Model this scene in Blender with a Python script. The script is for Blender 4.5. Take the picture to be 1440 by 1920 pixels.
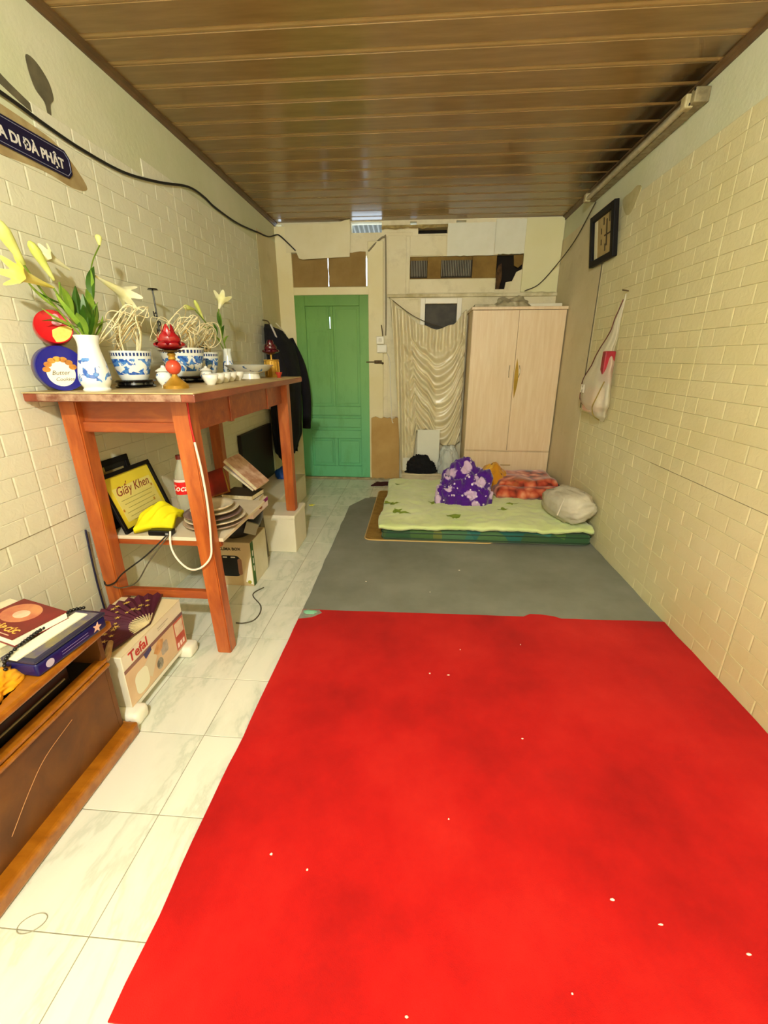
import bpy, bmesh, math, random
from mathutils import Vector, Matrix, noise

random.seed(7)
scn = bpy.context.scene
COL = scn.collection
for o in list(bpy.data.objects):
    bpy.data.objects.remove(o)
R = math.radians
PI = math.pi

# ------------------------------------------------------------------ camera, world, exposure
CAM_H = 1.3337
cam = bpy.data.cameras.new('camera')
cam.sensor_fit = 'HORIZONTAL'
cam.sensor_width = 36.0
cam.lens = 36.0 * 808.0 / 1440.0
cam.clip_start = 0.02
camo = bpy.data.objects.new('camera', cam)
COL.objects.link(camo)
camo.location = (0, 0, CAM_H)
camo.rotation_euler = (R(90 - 19.62), 0, R(4.44))
scn.camera = camo

w = bpy.data.worlds.new('world')
scn.world = w
w.use_nodes = True
w.node_tree.nodes['Background'].inputs['Color'].default_value = (0.72, 0.87, 1.0, 1)
w.node_tree.nodes['Background'].inputs['Strength'].default_value = 3.2

scn.view_settings.view_transform = 'Standard'
scn.view_settings.look = 'None'
scn.view_settings.gamma = 1.0
scn.view_settings.use_curve_mapping = False
scn.view_settings.exposure = 0.05

scn.cycles.max_bounces = 8
scn.cycles.diffuse_bounces = 6
scn.cycles.glossy_bounces = 3
scn.cycles.caustics_reflective = False
scn.cycles.caustics_refractive = False

BULB_POS = (-0.20, -0.60, 2.33)
BULB_STRENGTH = 2600.0
BULB_COLOR = (0.965, 0.975, 0.86)

# room box (metres): x across, y depth, z up
XL, XR, ZC, YB, YF = -1.47, 1.343, 2.596, 4.885, -1.6

# ------------------------------------------------------------------ materials
def lin(c):
    if isinstance(c, str):
        c = [int(c[i:i+2], 16) / 255 for i in (0, 2, 4)]
    return tuple((x / 12.92 if x <= .04045 else ((x + .055) / 1.055) ** 2.4) for x in c) + (1.0,)

_mats = {}
class NT:
    def __init__(s, name):
        s.m = bpy.data.materials.new(name); s.m.use_nodes = True
        s.t = s.m.node_tree; s.n = s.t.nodes; s.b = s.n['Principled BSDF']
        s.tc = s.n.new('ShaderNodeTexCoord')
    def link(s, a, b): s.t.links.new(a, b)
    def noise(s, scale, detail=4, rough=.55, vec=None, dist=0.0):
        n = s.n.new('ShaderNodeTexNoise'); n.inputs['Scale'].default_value = scale
        n.inputs['Detail'].default_value = detail; n.inputs['Roughness'].default_value = rough
        n.inputs['Distortion'].default_value = dist
        s.link(vec or s.tc.outputs['Object'], n.inputs['Vector']); return n.outputs['Fac']
    def mapping(s, scale=(1, 1, 1), rot=(0, 0, 0), loc=(0, 0, 0), src='Object'):
        n = s.n.new('ShaderNodeMapping'); n.inputs['Scale'].default_value = scale
        n.inputs['Rotation'].default_value = rot; n.inputs['Location'].default_value = loc
        s.link(s.tc.outputs[src], n.inputs['Vector']); return n.outputs['Vector']
    def ramp(s, fac, stops):
        n = s.n.new('ShaderNodeValToRGB'); e = n.color_ramp.elements
        while len(e) < len(stops): e.new(.5)
        for i, (p, c) in enumerate(stops):
            e[i].position = p; e[i].color = lin(c) if isinstance(c, str) else c
        s.link(fac, n.inputs['Fac']); return n.outputs['Color']
    def mix(s, fac, a, b, mode='MIX'):
        n = s.n.new('ShaderNodeMix'); n.data_type = 'RGBA'; n.blend_type = mode
        for sock, v in ((n.inputs[0], fac), (n.inputs[6], a), (n.inputs[7], b)):
            if hasattr(v, 'links'): s.link(v, sock)
            elif isinstance(v, str): sock.default_value = lin(v)
            else: sock.default_value = v
        return n.outputs[2]
    def math(s, op, a, b=None, c=None):
        n = s.n.new('ShaderNodeMath'); n.operation = op
        for i, v in enumerate((a, b, c)):
            if v is None: continue
            if hasattr(v, 'links'): s.link(v, n.inputs[i])
            else: n.inputs[i].default_value = v
        return n.outputs[0]
    def sep(s, vec=None):
        n = s.n.new('ShaderNodeSeparateXYZ'); s.link(vec or s.tc.outputs['Object'], n.inputs[0]); return n.outputs
    def bump(s, h, strength=.3, dist=.01):
        n = s.n.new('ShaderNodeBump'); n.inputs['Strength'].default_value = strength
        n.inputs['Distance'].default_value = dist
        s.link(h, n.inputs['Height']); s.link(n.outputs['Normal'], s.b.inputs['Normal'])
    def color(s, c):
        if hasattr(c, 'links'): s.link(c, s.b.inputs['Base Color'])
        else: s.b.inputs['Base Color'].default_value = lin(c)
    def set(s, **k):
        for a, v in k.items():
            s.b.inputs[a.replace('_', ' ')].default_value = v
        return s

def M(name, col='808080', rough=.6, col2=None, vs=6, bump=0, bs=80, metal=0, spec=.4, coat=0, sheen=0):
    if name in _mats: return _mats[name]
    t = NT(name); t.set(Roughness=rough, Metallic=metal, Specular_IOR_Level=spec, Coat_Weight=coat, Sheen_Weight=sheen)
    if col2:
        t.color(t.mix(t.ramp(t.noise(vs, 5), [(.35, '000000'), (.65, 'ffffff')]), col, col2))
    else: t.color(col)
    if bump: t.bump(t.noise(bs, 4), bump)
    _mats[name] = t.m
    return t.m

# ------------------------------------------------------------------ geometry helpers
WM = {}
def tag(o, label=None, cat=None, group=None, kind=None):
    if label: o['label'] = label
    if cat: o['category'] = cat
    if group: o['group'] = group
    if kind: o['kind'] = kind
    return o

def thing(name, label, cat, loc=(0, 0, 0), rot=(0, 0, 0), group=None):
    o = bpy.data.objects.new(name, None); COL.objects.link(o)
    o.empty_display_size = .05
    o.location = loc; o.rotation_euler = rot
    from mathutils import Euler
    WM[o.name] = Matrix.Translation(loc) @ Euler(rot).to_matrix().to_4x4()
    return tag(o, label, cat, group)

def to_mesh(bm, name, smooth=True, fix=True):
    if fix: bmesh.ops.recalc_face_normals(bm, faces=bm.faces)
    me = bpy.data.meshes.new(name); bm.to_mesh(me); bm.free()
    if smooth:
        me.polygons.foreach_set('use_smooth', [True] * len(me.polygons))
    return me

def obj(name, bm, mat, parent=None, world=False, smooth=False, local=None, angle=40, fix=True):
    """bm: bmesh or mesh. world=True: coordinates are world coordinates, else the parent's."""
    me = to_mesh(bm, name, False, fix) if isinstance(bm, bmesh.types.BMesh) else bm
    if mat is not None:
        for m in (mat if isinstance(mat, (list, tuple)) else [mat]):
            if me.users == 0 or len(me.materials) == 0 or isinstance(mat, (list, tuple)): me.materials.append(m)
    if smooth:
        me.polygons.foreach_set('use_smooth', [True] * len(me.polygons))
        if angle < 180:
            try: me.set_sharp_from_angle(angle=R(angle))
            except Exception: pass
    o = bpy.data.objects.new(name, me); COL.objects.link(o)
    if parent is None:
        if me.users <= 1 and len(me.vertices):
            xs = [v.co.x for v in me.vertices]; ys = [v.co.y for v in me.vertices]; zs = [v.co.z for v in me.vertices]
            c = Vector(((min(xs) + max(xs)) / 2, (min(ys) + max(ys)) / 2, min(zs)))
            me.transform(Matrix.Translation(-c)); o.location = c
        WM[o.name] = Matrix.Translation(o.location)
    else:
        o.parent = parent
        L = local.copy() if local is not None else Matrix.Identity(4)
        pw = WM[parent.name]
        if world: L = pw.inverted() @ L
        o.matrix_local = L
        WM[o.name] = pw @ L
    return o

def struct(name, bm, mat, parent=None, **k):
    me = to_mesh(bm, name, False)
    for m in (mat if isinstance(mat, (list, tuple)) else [mat]): me.materials.append(m)
    o = bpy.data.objects.new(name, me); COL.objects.link(o)
    WM[o.name] = Matrix.Identity(4)
    if parent is None: o['kind'] = 'structure'
    else: o.parent = parent
    return o

def B_(): return bmesh.new()

def box(bm, x0, x1, y0, y1, z0, z1, mi=0, mtx=None, bev=0, seg=1):
    vs = [bm.verts.new((x, y, z)) for x in (x0, x1) for y in (y0, y1) for z in (z0, z1)]
    fs = []
    for f in ((0, 1, 3, 2), (4, 6, 7, 5), (0, 4, 5, 1), (2, 3, 7, 6), (0, 2, 6, 4), (1, 5, 7, 3)):
        fc = bm.faces.new([vs[i] for i in f]); fc.material_index = mi; fs.append(fc)
    if bev:
        es = list({e for f in fs for e in f.edges})
        r = bmesh.ops.bevel(bm, geom=es, offset=bev, segments=seg, affect='EDGES', profile=.5)
        vs = list({v for f in r['faces'] for v in f.verts} | {v for v in vs if v.is_valid})
    if mtx is not None:
        bmesh.ops.transform(bm, matrix=mtx, verts=[v for v in vs if v.is_valid])
    return bm

def bbox(x0, x1, y0, y1, z0, z1, bev=0, seg=2, mtx=None):
    return box(B_(), x0, x1, y0, y1, z0, z1, bev=bev, seg=seg, mtx=mtx)

def quad(bm, pts, mi=0):
    f = bm.faces.new([bm.verts.new(p) for p in pts]); f.material_index = mi; return f

def lathe(prof, seg=28, bm=None, mtx=None, mi=0):
    bm = bm or B_(); rings = []; new = []
    for r, z in prof:
        if r <= 1e-6:
            v = bm.verts.new((0, 0, z)); rings.append([v]); new.append(v)
        else:
            ring = [bm.verts.new((r * math.cos(2*PI*i/seg), r * math.sin(2*PI*i/seg), z)) for i in range(seg)]
            rings.append(ring); new += ring
    for a, b in zip(rings, rings[1:]):
        for i in range(seg):
            j = (i + 1) % seg
            if len(a) == 1 and len(b) == 1: continue
            if len(a) == 1: f = bm.faces.new((a[0], b[j], b[i]))
            elif len(b) == 1: f = bm.faces.new((a[i], a[j], b[0]))
            else: f = bm.faces.new((a[i], a[j], b[j], b[i]))
            f.material_index = mi
    if mtx is not None: bmesh.ops.transform(bm, matrix=mtx, verts=new)
    return bm

def catmull(pts, n=8, closed=False):
    P = [Vector(p) for p in pts]; out = []
    m = len(P)
    if m < 3 and not closed: return P
    for i in range(m if closed else m - 1):
        p0 = P[(i-1) % m] if closed or i > 0 else P[0] * 2 - P[1]
        p1 = P[i]; p2 = P[(i+1) % m]
        p3 = P[(i+2) % m] if closed or i + 2 < m else P[-1] * 2 - P[-2]
        for k in range(n):
            t = k / n
            out.append(.5 * ((2*p1) + (p2-p0)*t + (2*p0-5*p1+4*p2-p3)*t*t + (3*p1-p0-3*p2+p3)*t**3))
    if not closed: out.append(P[-1])
    return out

def tube(pts, r, seg=8, bm=None, n=6, smooth=True, caps=True):
    """r: number or function of t in 0..1"""
    bm = bm or B_()
    P = catmull(pts, n) if smooth else [Vector(p) for p in pts]
    N = len(P); up = None; rings = []
    for i, p in enumerate(P):
        d = (P[min(i+1, N-1)] - P[max(i-1, 0)])
        if d.length < 1e-9: d = Vector((0, 0, 1))
        d.normalize()
        if up is None:
            up = Vector((0, 0, 1)) if abs(d.z) < .9 else Vector((1, 0, 0))
        s = d.cross(up)
        if s.length < 1e-6: s = d.cross(Vector((.3, .7, .2)))
        s.normalize(); up = s.cross(d).normalized()
        rr = r(i/(N-1)) if callable(r) else r
        rings.append([bm.verts.new(p + s*math.cos(2*PI*k/seg)*rr + up*math.sin(2*PI*k/seg)*rr) for k in range(seg)])
    for a, b in zip(rings, rings[1:]):
        for k in range(seg):
            bm.faces.new((a[k], a[(k+1) % seg], b[(k+1) % seg], b[k]))
    if caps:
        bm.faces.new(rings[0][::-1]); bm.faces.new(rings[-1])
    return bm

def grid(fn, nu, nv, bm=None, closed_u=False, mi=0):
    bm = bm or B_()
    V = [[bm.verts.new(fn(i / nu, j / nv)) for j in range(nv + 1)] for i in range(nu if closed_u else nu + 1)]
    for i in range(nu):
        for j in range(nv):
            a, b = V[i], V[(i + 1) % len(V)]
            f = bm.faces.new((a[j], b[j], b[j+1], a[j+1])); f.material_index = mi
    return bm

def slab(fn, nu, nv, th, nrm=None):
    """closed cloth-like slab: grid + offset copy + rim. nrm: fixed offset direction"""
    bm = B_()
    A = [[bm.verts.new(fn(i / nu, j / nv)) for j in range(nv + 1)] for i in range(nu + 1)]
    d = Vector(nrm) * th
    Bq = [[bm.verts.new(Vector(A[i][j].co) - d) for j in range(nv + 1)] for i in range(nu + 1)]
    for i in range(nu):
        for j in range(nv):
            bm.faces.new((A[i][j], A[i+1][j], A[i+1][j+1], A[i][j+1]))
            bm.faces.new((Bq[i][j], Bq[i][j+1], Bq[i+1][j+1], Bq[i+1][j]))
    for i in range(nu):
        bm.faces.new((A[i][0], Bq[i][0], Bq[i+1][0], A[i+1][0]))
        bm.faces.new((A[i][nv], A[i+1][nv], Bq[i+1][nv], Bq[i][nv]))
    for j in range(nv):
        bm.faces.new((A[0][j], A[0][j+1], Bq[0][j+1], Bq[0][j]))
        bm.faces.new((A[nu][j], Bq[nu][j], Bq[nu][j+1], A[nu][j+1]))
    return bm

def poly_prism(pts2, z0, z1, mtx=None, bm=None, mi=0):
    """2D outline extruded z0..z1, then transformed"""
    bm = bm or B_()
    a = [bm.verts.new((x, y, z0)) for x, y in pts2]; b = [bm.verts.new((x, y, z1)) for x, y in pts2]
    fs = [bm.faces.new(a[::-1]), bm.faces.new(b)]
    n = len(a)
    for i in range(n): fs.append(bm.faces.new((a[i], a[(i+1) % n], b[(i+1) % n], b[i])))
    for f in fs: f.material_index = mi
    if mtx is not None: bmesh.ops.transform(bm, matrix=mtx, verts=a + b)
    return bm

def frame_mtx(o, right, up):
    r = Vector(right).normalized(); u = Vector(up); u = (u - r * u.dot(r)).normalized(); n = r.cross(u)
    m = Matrix((r, u, n)).transposed().to_4x4(); m.translation = Vector(o); return m

def text(name, body, size, mat, parent, mtx, world=True, shear=0, align='LEFT', ext=.0006, sx=1.0, bold=0, label=None):
    c = bpy.data.curves.new(name, 'FONT'); c.body = body; c.size = size; c.shear = shear
    c.align_x = align; c.extrude = ext; c.offset = bold; c.resolution_u = 3
    t = bpy.data.objects.new(name, c); COL.objects.link(t)
    bpy.context.view_layer.update()
    me = bpy.data.meshes.new_from_object(t.evaluated_get(bpy.context.evaluated_depsgraph_get()))
    bpy.data.objects.remove(t); bpy.data.curves.remove(c)
    me.transform(Matrix.Diagonal((sx, 1, 1, 1)))
    me.materials.clear()
    o = obj(name, me, mat, parent, world=world, local=mtx)
    if label: o['label'] = label
    return o

def nz(p, s=1.0, o=0.0): return noise.noise(Vector(p) * s + Vector((o, o * 1.7, -o)))

def heap(cx, cy, z0, rx, ry, h, seed, amp=.18, freq=6, fold=.5, sub=5, bm=None, square=1.0):
    """crumpled cloth heap standing on z0"""
    bm = bm or B_()
    r = bmesh.ops.create_icosphere(bm, subdivisions=sub, radius=1)
    for v in r['verts']:
        d = v.co.normalized()
        n1 = nz(d, freq * .35, seed); n2 = 1 - abs(nz(d, freq, seed + 5)) * 2
        n3 = 1 - abs(nz(d, freq * 2.1, seed + 9)) * 2
        k = 1 + amp * (n1 * 1.4 + fold * n2 * .8 + fold * .4 * n3)
        z = math.copysign(abs(d.z) ** square, d.z) * k
        z = z if z > 0 else z * .12
        v.co = Vector((cx + d.x * k * rx, cy + d.y * k * ry, max(z0, z0 + .0 + z * h)))
    return bm

# ================================================================== THE ROOM
# ---- surface materials
def mat_tile():
    t = NT('marble_tile'); t.set(Roughness=.22, Specular_IOR_Level=.45)
    oi = t.n.new('ShaderNodeObjectInfo')
    add = t.n.new('ShaderNodeVectorMath'); add.operation = 'ADD'
    comb = t.n.new('ShaderNodeCombineXYZ')
    r10 = t.math('MULTIPLY', oi.outputs['Random'], 37.0)
    t.link(r10, comb.inputs[0]); t.link(r10, comb.inputs[1])
    t.link(t.tc.outputs['Object'], add.inputs[0]); t.link(comb.outputs[0], add.inputs[1])
    mp = t.n.new('ShaderNodeMapping'); mp.inputs['Scale'].default_value = (3.2, 1.3, 1); mp.inputs['Rotation'].default_value = (0, 0, .6)
    t.link(add.outputs[0], mp.inputs['Vector'])
    v = t.noise(1.5, 6, .62, mp.outputs[0], dist=.35)
    vein = t.ramp(v, [(.42, 'dfe1d4'), (.51, 'd5d9cb'), (.545, 'c6cdbe'), (.58, 'd9dccf'), (.75, 'e2e4d8')])
    d = t.ramp(t.noise(26, 3, .6, add.outputs[0]), [(.70, '000000'), (.80, '777777')])
    t.color(t.mix(d, vein, 'b7ad92'))
    return t.m

def mat_wallpaper(name, stops):
    t = NT(name); t.set(Roughness=.55, Specular_IOR_Level=.3)
    geo = t.n.new('ShaderNodeNewGeometry')
    n1 = t.noise(.9, 5, .6, geo.outputs['Position'])
    base = t.ramp(n1, stops)
    dirt = t.ramp(t.noise(7, 6, .7, geo.outputs['Position']), [(.60, '000000'), (.85, '3a3a3a')])
    t.color(t.mix(dirt, base, 'a89768'))
    t.bump(t.noise(26, 4, .6, geo.outputs['Position'], dist=1.0), .35, .006)
    return t.m

def mat_plaster(name, a, b, dirt='8d8259', dlo=.60):
    t = NT(name); t.set(Roughness=.8, Specular_IOR_Level=.2)
    geo = t.n.new('ShaderNodeNewGeometry')
    base = t.mix(t.ramp(t.noise(2.2, 5, .6, geo.outputs['Position']), [(.35, '000000'), (.7, 'ffffff')]), a, b)
    d = t.ramp(t.noise(4.5, 7, .68, geo.outputs['Position']), [(dlo, '000000'), (dlo + .18, '8a8a8a')])
    t.color(t.mix(d, base, dirt)); t.bump(t.noise(40, 4, .6, geo.outputs['Position']), .25, .006)
    return t.m

def mat_ceiling():
    t = NT('brown_pvc'); t.set(Roughness=.20, Specular_IOR_Level=.5)
    geo = t.n.new('ShaderNodeNewGeometry')
    mp = t.n.new('ShaderNodeMapping'); mp.inputs['Scale'].default_value = (1.2, 9, 1)
    t.link(geo.outputs['Position'], mp.inputs['Vector'])
    base = t.ramp(t.noise(3, 5, .6, mp.outputs[0]), [(.3, '83673d'), (.5, '8b6e43'), (.7, '937549')])
    # soot that settled beside the strip light
    s = t.sep(geo.outputs['Position'])
    ex = t.math('MULTIPLY', t.math('SUBTRACT', 1.36, s[0]), 3.4)
    ey = t.math('MULTIPLY', t.math('ABSOLUTE', t.math('SUBTRACT', s[1], 3.35)), 1.02)
    d = t.math('ADD', t.math('POWER', ex, 2.0), t.math('POWER', ey, 4.0))
    d = t.math('ADD', d, t.math('MULTIPLY', t.math('SUBTRACT', t.noise(3.5, 4, .6, geo.outputs['Position']), .5), .9))
    soot = t.ramp(d, [(.25, 'f0f0f0'), (1.15, '000000')])
    t.color(t.mix(soot, base, '2a2114'))
    return t.m

def mat_red_carpet():
    t = NT('red_felt'); t.set(Roughness=.9, Specular_IOR_Level=.12, Sheen_Weight=.06, Sheen_Roughness=.5)
    geo = t.n.new('ShaderNodeNewGeometry'); P = geo.outputs['Position']
    base = t.ramp(t.noise(1.6, 6, .62, P), [(.3, '930b0b'), (.5, 'b31311'), (.7, 'c4221b')])
    blot = t.ramp(t.noise(5.5, 6, .7, P), [(.60, '000000'), (.74, '606060')])
    c = t.mix(blot, base, '8a0f0c')
    fade = t.ramp(t.noise(1.1, 3, .5, t.mapping(loc=(3.1, 1.2, 0))), [(.56, '000000'), (.78, '4a4a4a')])
    c = t.mix(fade, c, 'c4504a')
    t.color(c); t.bump(t.noise(420, 2, .6, P), .35, .004)
    return t.m

def mat_grey_carpet():
    t = NT('grey_felt'); t.set(Roughness=.95, Specular_IOR_Level=.1)
    geo = t.n.new('ShaderNodeNewGeometry'); P = geo.outputs['Position']
    base = t.ramp(t.noise(2.0, 5, .6, P), [(.3, '777a6e'), (.6, '888b81'), (.8, '94968b')])
    t.color(base); t.bump(t.noise(420, 2, .6, P), .4, .004)
    return t.m

def mat_wood(name, a, b, c, scale=(2, 14, 14), rough=.35, coat=.2):
    t = NT(name); t.set(Roughness=rough, Coat_Weight=coat, Coat_Roughness=.25)
    v = t.mapping(scale)
    f = t.noise(2.5, 6, .6, v, dist=.6)
    t.color(t.ramp(f, [(.3, a), (.5, b), (.72, c)])); t.bump(t.noise(6, 5, .6, v), .08, .004)
    return t.m

m_tile = mat_tile(); m_paper = mat_wallpaper('foam_wallpaper', [(.3, 'd2d0b4'), (.5, 'd9d8c0'), (.7, 'e0dfcc')]); m_paperR = mat_wallpaper('foam_wallpaper_yellowed', [(.3, 'cdc592'), (.5, 'd5cea2'), (.7, 'dcd6b0')]); m_pvc = mat_ceiling()
m_bead = M('brown_pvc_bead', 'b39462', .4, 'a68857', 5)
m_plasterL = mat_plaster('plaster_green_white', 'c9cdaa', 'd6d6bb', '7d7656', .62)
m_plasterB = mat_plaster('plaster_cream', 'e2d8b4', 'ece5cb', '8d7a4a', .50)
m_plasterD = mat_plaster('plaster_dirty_beige', 'cfc49e', 'dad0b0', '94845a', .56)
m_grout = M('grout', '8f8b76', .9)
m_screed = M('screed', '8b8776', .9)
m_trim = M('brown_trim', '5a4328', .45, '6b5233', 8)
m_dark = M('dark_void', '1a130c', .9)
m_black = M('black_plastic', '0d0b0b', .35)
m_wht = M('white_plastic', 'e6e3d4', .4)

# ---- floor with tiles
bm = B_(); box(bm, XL - .1, XR + .1, YF - .1, YB + .1, -.12, -.006)
floor = struct('floor', bm, m_screed)
G = .0025
tile_me = to_mesh(bbox(-.15 + G/2, .15 - G/2, -.15 + G/2, .15 - G/2, -.006, 0, bev=.0008, seg=1), 'tile', False); tile_me.materials.append(m_tile)
grout = struct('grout', box(B_(), XL, XR, YF, YB, -.006, -.0012), m_grout, floor)
xs = [(-1.47, -1.37), (-1.37, -1.07), (-1.07, -.77), (-.77, -.47), (-.47, -.17), (-.17, .13)]
ys = []
k = -7
while .587 + .3 * k < YB:
    ys.append((max(YF, .587 + .3 * k), min(YB, .587 + .3 * (k + 1)))); k += 1
for (x0, x1) in xs:
    for (y0, y1) in ys:
        if x0 > -.5 and y0 < 3.9 and y0 > .45: continue            # under the felt
        o = bpy.data.objects.new('tile', tile_me); COL.objects.link(o); o.parent = floor
        o.location = ((x0 + x1) / 2, (y0 + y1) / 2, random.uniform(-.0003, .0003))
        o.scale = ((x1 - x0) / .3, (y1 - y0) / .3, 1)

# ---- ceiling of PVC planks
ceiling = struct('ceiling', box(B_(), XL - .1, XR + .1, YF - .1, YB + .02, ZC + .012, ZC + .08), m_trim)
P0 = .178
prof = [(0, 0), (.002, .0032), (.007, .0012), (.020, .0003), (.032, .0012), (.037, .0032), (.039, 0), (P0, 0)]
bm = B_()
rows = []
for x in (XL, XR):
    rows.append([bm.verts.new((x, y, z)) for y, z in prof] )
for i in range(len(prof) - 1):
    f = bm.faces.new((rows[0][i], rows[0][i+1], rows[1][i+1], rows[1][i])); f.material_index = 1 if 1 <= i <= 4 else 0
top = [[bm.verts.new((x, y, .011)) for y in (0, P0)] for x in (XL, XR)]
bm.faces.new((top[0][0], top[1][0], top[1][1], top[0][1]))
plank_me = to_mesh(bm, 'ceiling_plank', False); plank_me.materials.append(m_pvc); plank_me.materials.append(m_bead)
k = -21
while 2.245 + P0 * k < YB - .01:
    y0 = 2.233 + P0 * k
    o = bpy.data.objects.new('ceiling_plank', plank_me); COL.objects.link(o); o.parent = ceiling
    o.location = (0, y0, ZC + random.uniform(-.0006, .0006))
    if y0 + P0 > YB: o.scale = (1, (YB - y0) / P0, 1)
    k += 1
def crown(x, s):
    bm = B_()
    pts = [(0, 0), (0, -.030), (.010, -.030), (.016, -.016), (.030, -.010), (.030, 0)]
    a = [bm.verts.new((x + s * px, YF, ZC + pz)) for px, pz in pts]; b = [bm.verts.new((x + s * px, YB, ZC + pz)) for px, pz in pts]
    for i in range(len(pts)):
        j = (i + 1) % len(pts); bm.faces.new((a[i], a[j], b[j], b[i]))
    bm.faces.new(a); bm.faces.new(b); return bm
struct('trim_1', crown(XL, 1), m_trim)
struct('trim_2', crown(XR, -1), m_trim)

# ---- side walls: plaster, with foam brick wallpaper below
wall_left = struct('wall_left', box(B_(), XL - .1, XL, YF - .1, YB + .1, -.01, ZC + .08), m_plasterL)
wall_right = struct('wall_right', box(B_(), XR, XR + .1, YF - .1, YB + .1, -.01, ZC + .08), m_plasterL)
struct('wall_front', box(B_(), XL - .1, XR + .1, YF - .1, YF, -.01, ZC + .08), M('bounce_white_paint', 'f1efe6', .8))  # unseen wall, colour made near-white to bounce lamp light to the far end

BW, BH, BT = .2, .077, .0036
def brick_mesh(wd, nm, mat):
    g = .0007; c = .0062; h = .0019; bm = B_()
    a = [(-wd/2 + g, .0003), (wd/2 - g, .0003), (wd/2 - g, BH - .0003), (-wd/2 + g, BH - .0003)]
    b = [(-wd/2 + c, h), (wd/2 - c, h), (wd/2 - c, BH - h), (-wd/2 + c, BH - h)]
    V0 = [bm.verts.new((0, y, z)) for y, z in a]
    V1 = [bm.verts.new((BT * .55, y, z)) for y, z in a]
    V2 = [bm.verts.new((BT, y, z)) for y, z in b]
    for A, Bq in ((V0, V1), (V1, V2)):
        for i in range(4): bm.faces.new((A[i], A[(i+1) % 4], Bq[(i+1) % 4], Bq[i]))
    bm.faces.new(V2)
    me = to_mesh(bm, nm, False); me.materials.append(mat); return me
BRICK = {s: {w_: brick_mesh(w_, 'foam_brick', m) for w_ in (.2, .1)} for s, m in ((1, m_paper), (-1, m_paperR))}
cm = (Matrix.Translation(camo.location) @ camo.rotation_euler.to_matrix().to_4x4()).inverted()
def in_view(p):
    q = cm @ Vector(p)
    return q.z < -.05 and abs(q.x / -q.z) < .93 and abs(q.y / -q.z) < 1.24

def foam_wall(wall, x, s, y_end, top_rows, y_off):
    cells = []; brick_me = BRICK[s]
    ysheet = YF - ((YF - y_off) % .7 + .7) % .7
    sh = 0
    while ysheet < y_end:
        for r in range(31):
            par = (r + sh) % 2
            seq = [.2, .2, .2, .1] if par else [.1, .2, .2, .2]
            y = ysheet
            for wd in seq:
                yc = y + wd / 2; y += wd
                if yc + wd / 2 > y_end + .001 or yc - wd / 2 < YF: continue
                if r >= top_rows(yc): continue
                cells.append((yc, r * BH, wd))
        ysheet += .7; sh += 1
    cells.sort(key=lambda c: (0 if in_view((x, c[0], c[1] + .04)) else 1, (Vector((x, c[0], c[1])) - camo.location).length))
    for yc, z, wd in cells[:298]:
        o = bpy.data.objects.new('foam_brick', brick_me[wd]); COL.objects.link(o); o.parent = wall
        o.location = (x, yc, z); o.scale = (s * random.uniform(.85, 1.15), 1, 1)
    bm = B_()
    for yc, z, wd in cells[298:]:
        n0 = len(bm.verts); bm.from_mesh(brick_me[wd]); bm.verts.ensure_lookup_table()
        for v in bm.verts[n0:]:
            v.co = Vector((x + s * v.co.x, yc + v.co.y, z + v.co.z))
    me = to_mesh(bm, 'foam_bricks', False, fix=False); me.materials.append(m_paper if s > 0 else m_paperR)
    o = bpy.data.objects.new('foam_bricks', me); COL.objects.link(o); o.parent = wall; o['kind'] = 'stuff'
foam_wall(wall_left, XL, 1, 4.31, lambda y: 28 if y < 1.95 else (29 if y < 2.6 else 30), .11)
foam_wall(wall_right, XR, -1, 3.74, lambda y: 30, .24)
# bare, dirty plaster past the end of the wallpaper and the bands above it
struct('plaster_patch', box(B_(), XR - .003, XR, 3.745, YB, 0, 2.40), m_plasterD, wall_right)
struct('plaster_patch', box(B_(), XL, XL + .003, 4.315, YB, 0, 2.42), m_plasterD, wall_left)

def blotch(name, wall, x, s, pts, mat, th=.002):
    """flat stain or chip on a side wall; pts in (y, z)"""
    bm = B_(); P = catmull([(0, a, b) for a, b in pts], 4, closed=True)
    a = [bm.verts.new((x + s * th, p.y, p.z)) for p in P]; b = [bm.verts.new((x, p.y, p.z)) for p in P]
    bm.faces.new(a)
    for i in range(len(a)): bm.faces.new((a[i], a[(i+1) % len(a)], b[(i+1) % len(a)], b[i]))
    return struct(name, bm, mat, wall)
m_seam = M('dark_seam', '8d8568', .9)
struct('sheet_seam', box(B_(), XL, XL + .0045, .3, 1.76, .6915, .6945), m_seam, wall_left)
struct('sheet_seam', box(B_(), XR - .0042, XR, 1.3, 2.55, .7690, .7710), m_seam, wall_right)
m_chip = M('bare_cement', '57533f', .9, '6a634b', 20)
m_soil = M('brown_stain', '9a855a', .85, 'b3a274', 12); m_soil2 = M('faint_stain', 'b0a673', .85, 'c2b98a', 12)
blotch('chipped_plaster', wall_left, XL, 1, [(1.945, 2.385), (1.99, 2.385), (2.035, 2.35), (2.045, 2.30), (2.02, 2.27), (2.01, 2.225), (1.995, 2.225), (1.99, 2.265), (1.955, 2.29), (1.94, 2.34)], m_chip)
blotch('chipped_plaster', wall_left, XL, 1, [(1.60, 2.275), (1.75, 2.275), (1.83, 2.25), (1.95, 2.215), (1.96, 2.195), (1.86, 2.21), (1.75, 2.235), (1.60, 2.24)], m_chip)
blotch('glue_stain', wall_left, XL, 1, [(1.42, 2.165), (1.7, 2.165), (1.95, 2.15), (2.02, 2.13), (2.09, 2.09), (2.14, 2.03), (2.05, 2.005), (1.9, 2.015), (1.7, 2.0), (1.42, 1.995)], m_soil, .0046)
blotch('brown_stain', wall_right, XR, -1, [(3.56, 2.34), (3.44, 2.35), (3.36, 2.36), (3.30, 2.33), (3.34, 2.27), (3.40, 2.22), (3.48, 2.24)], m_soil2, .0042)

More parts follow.
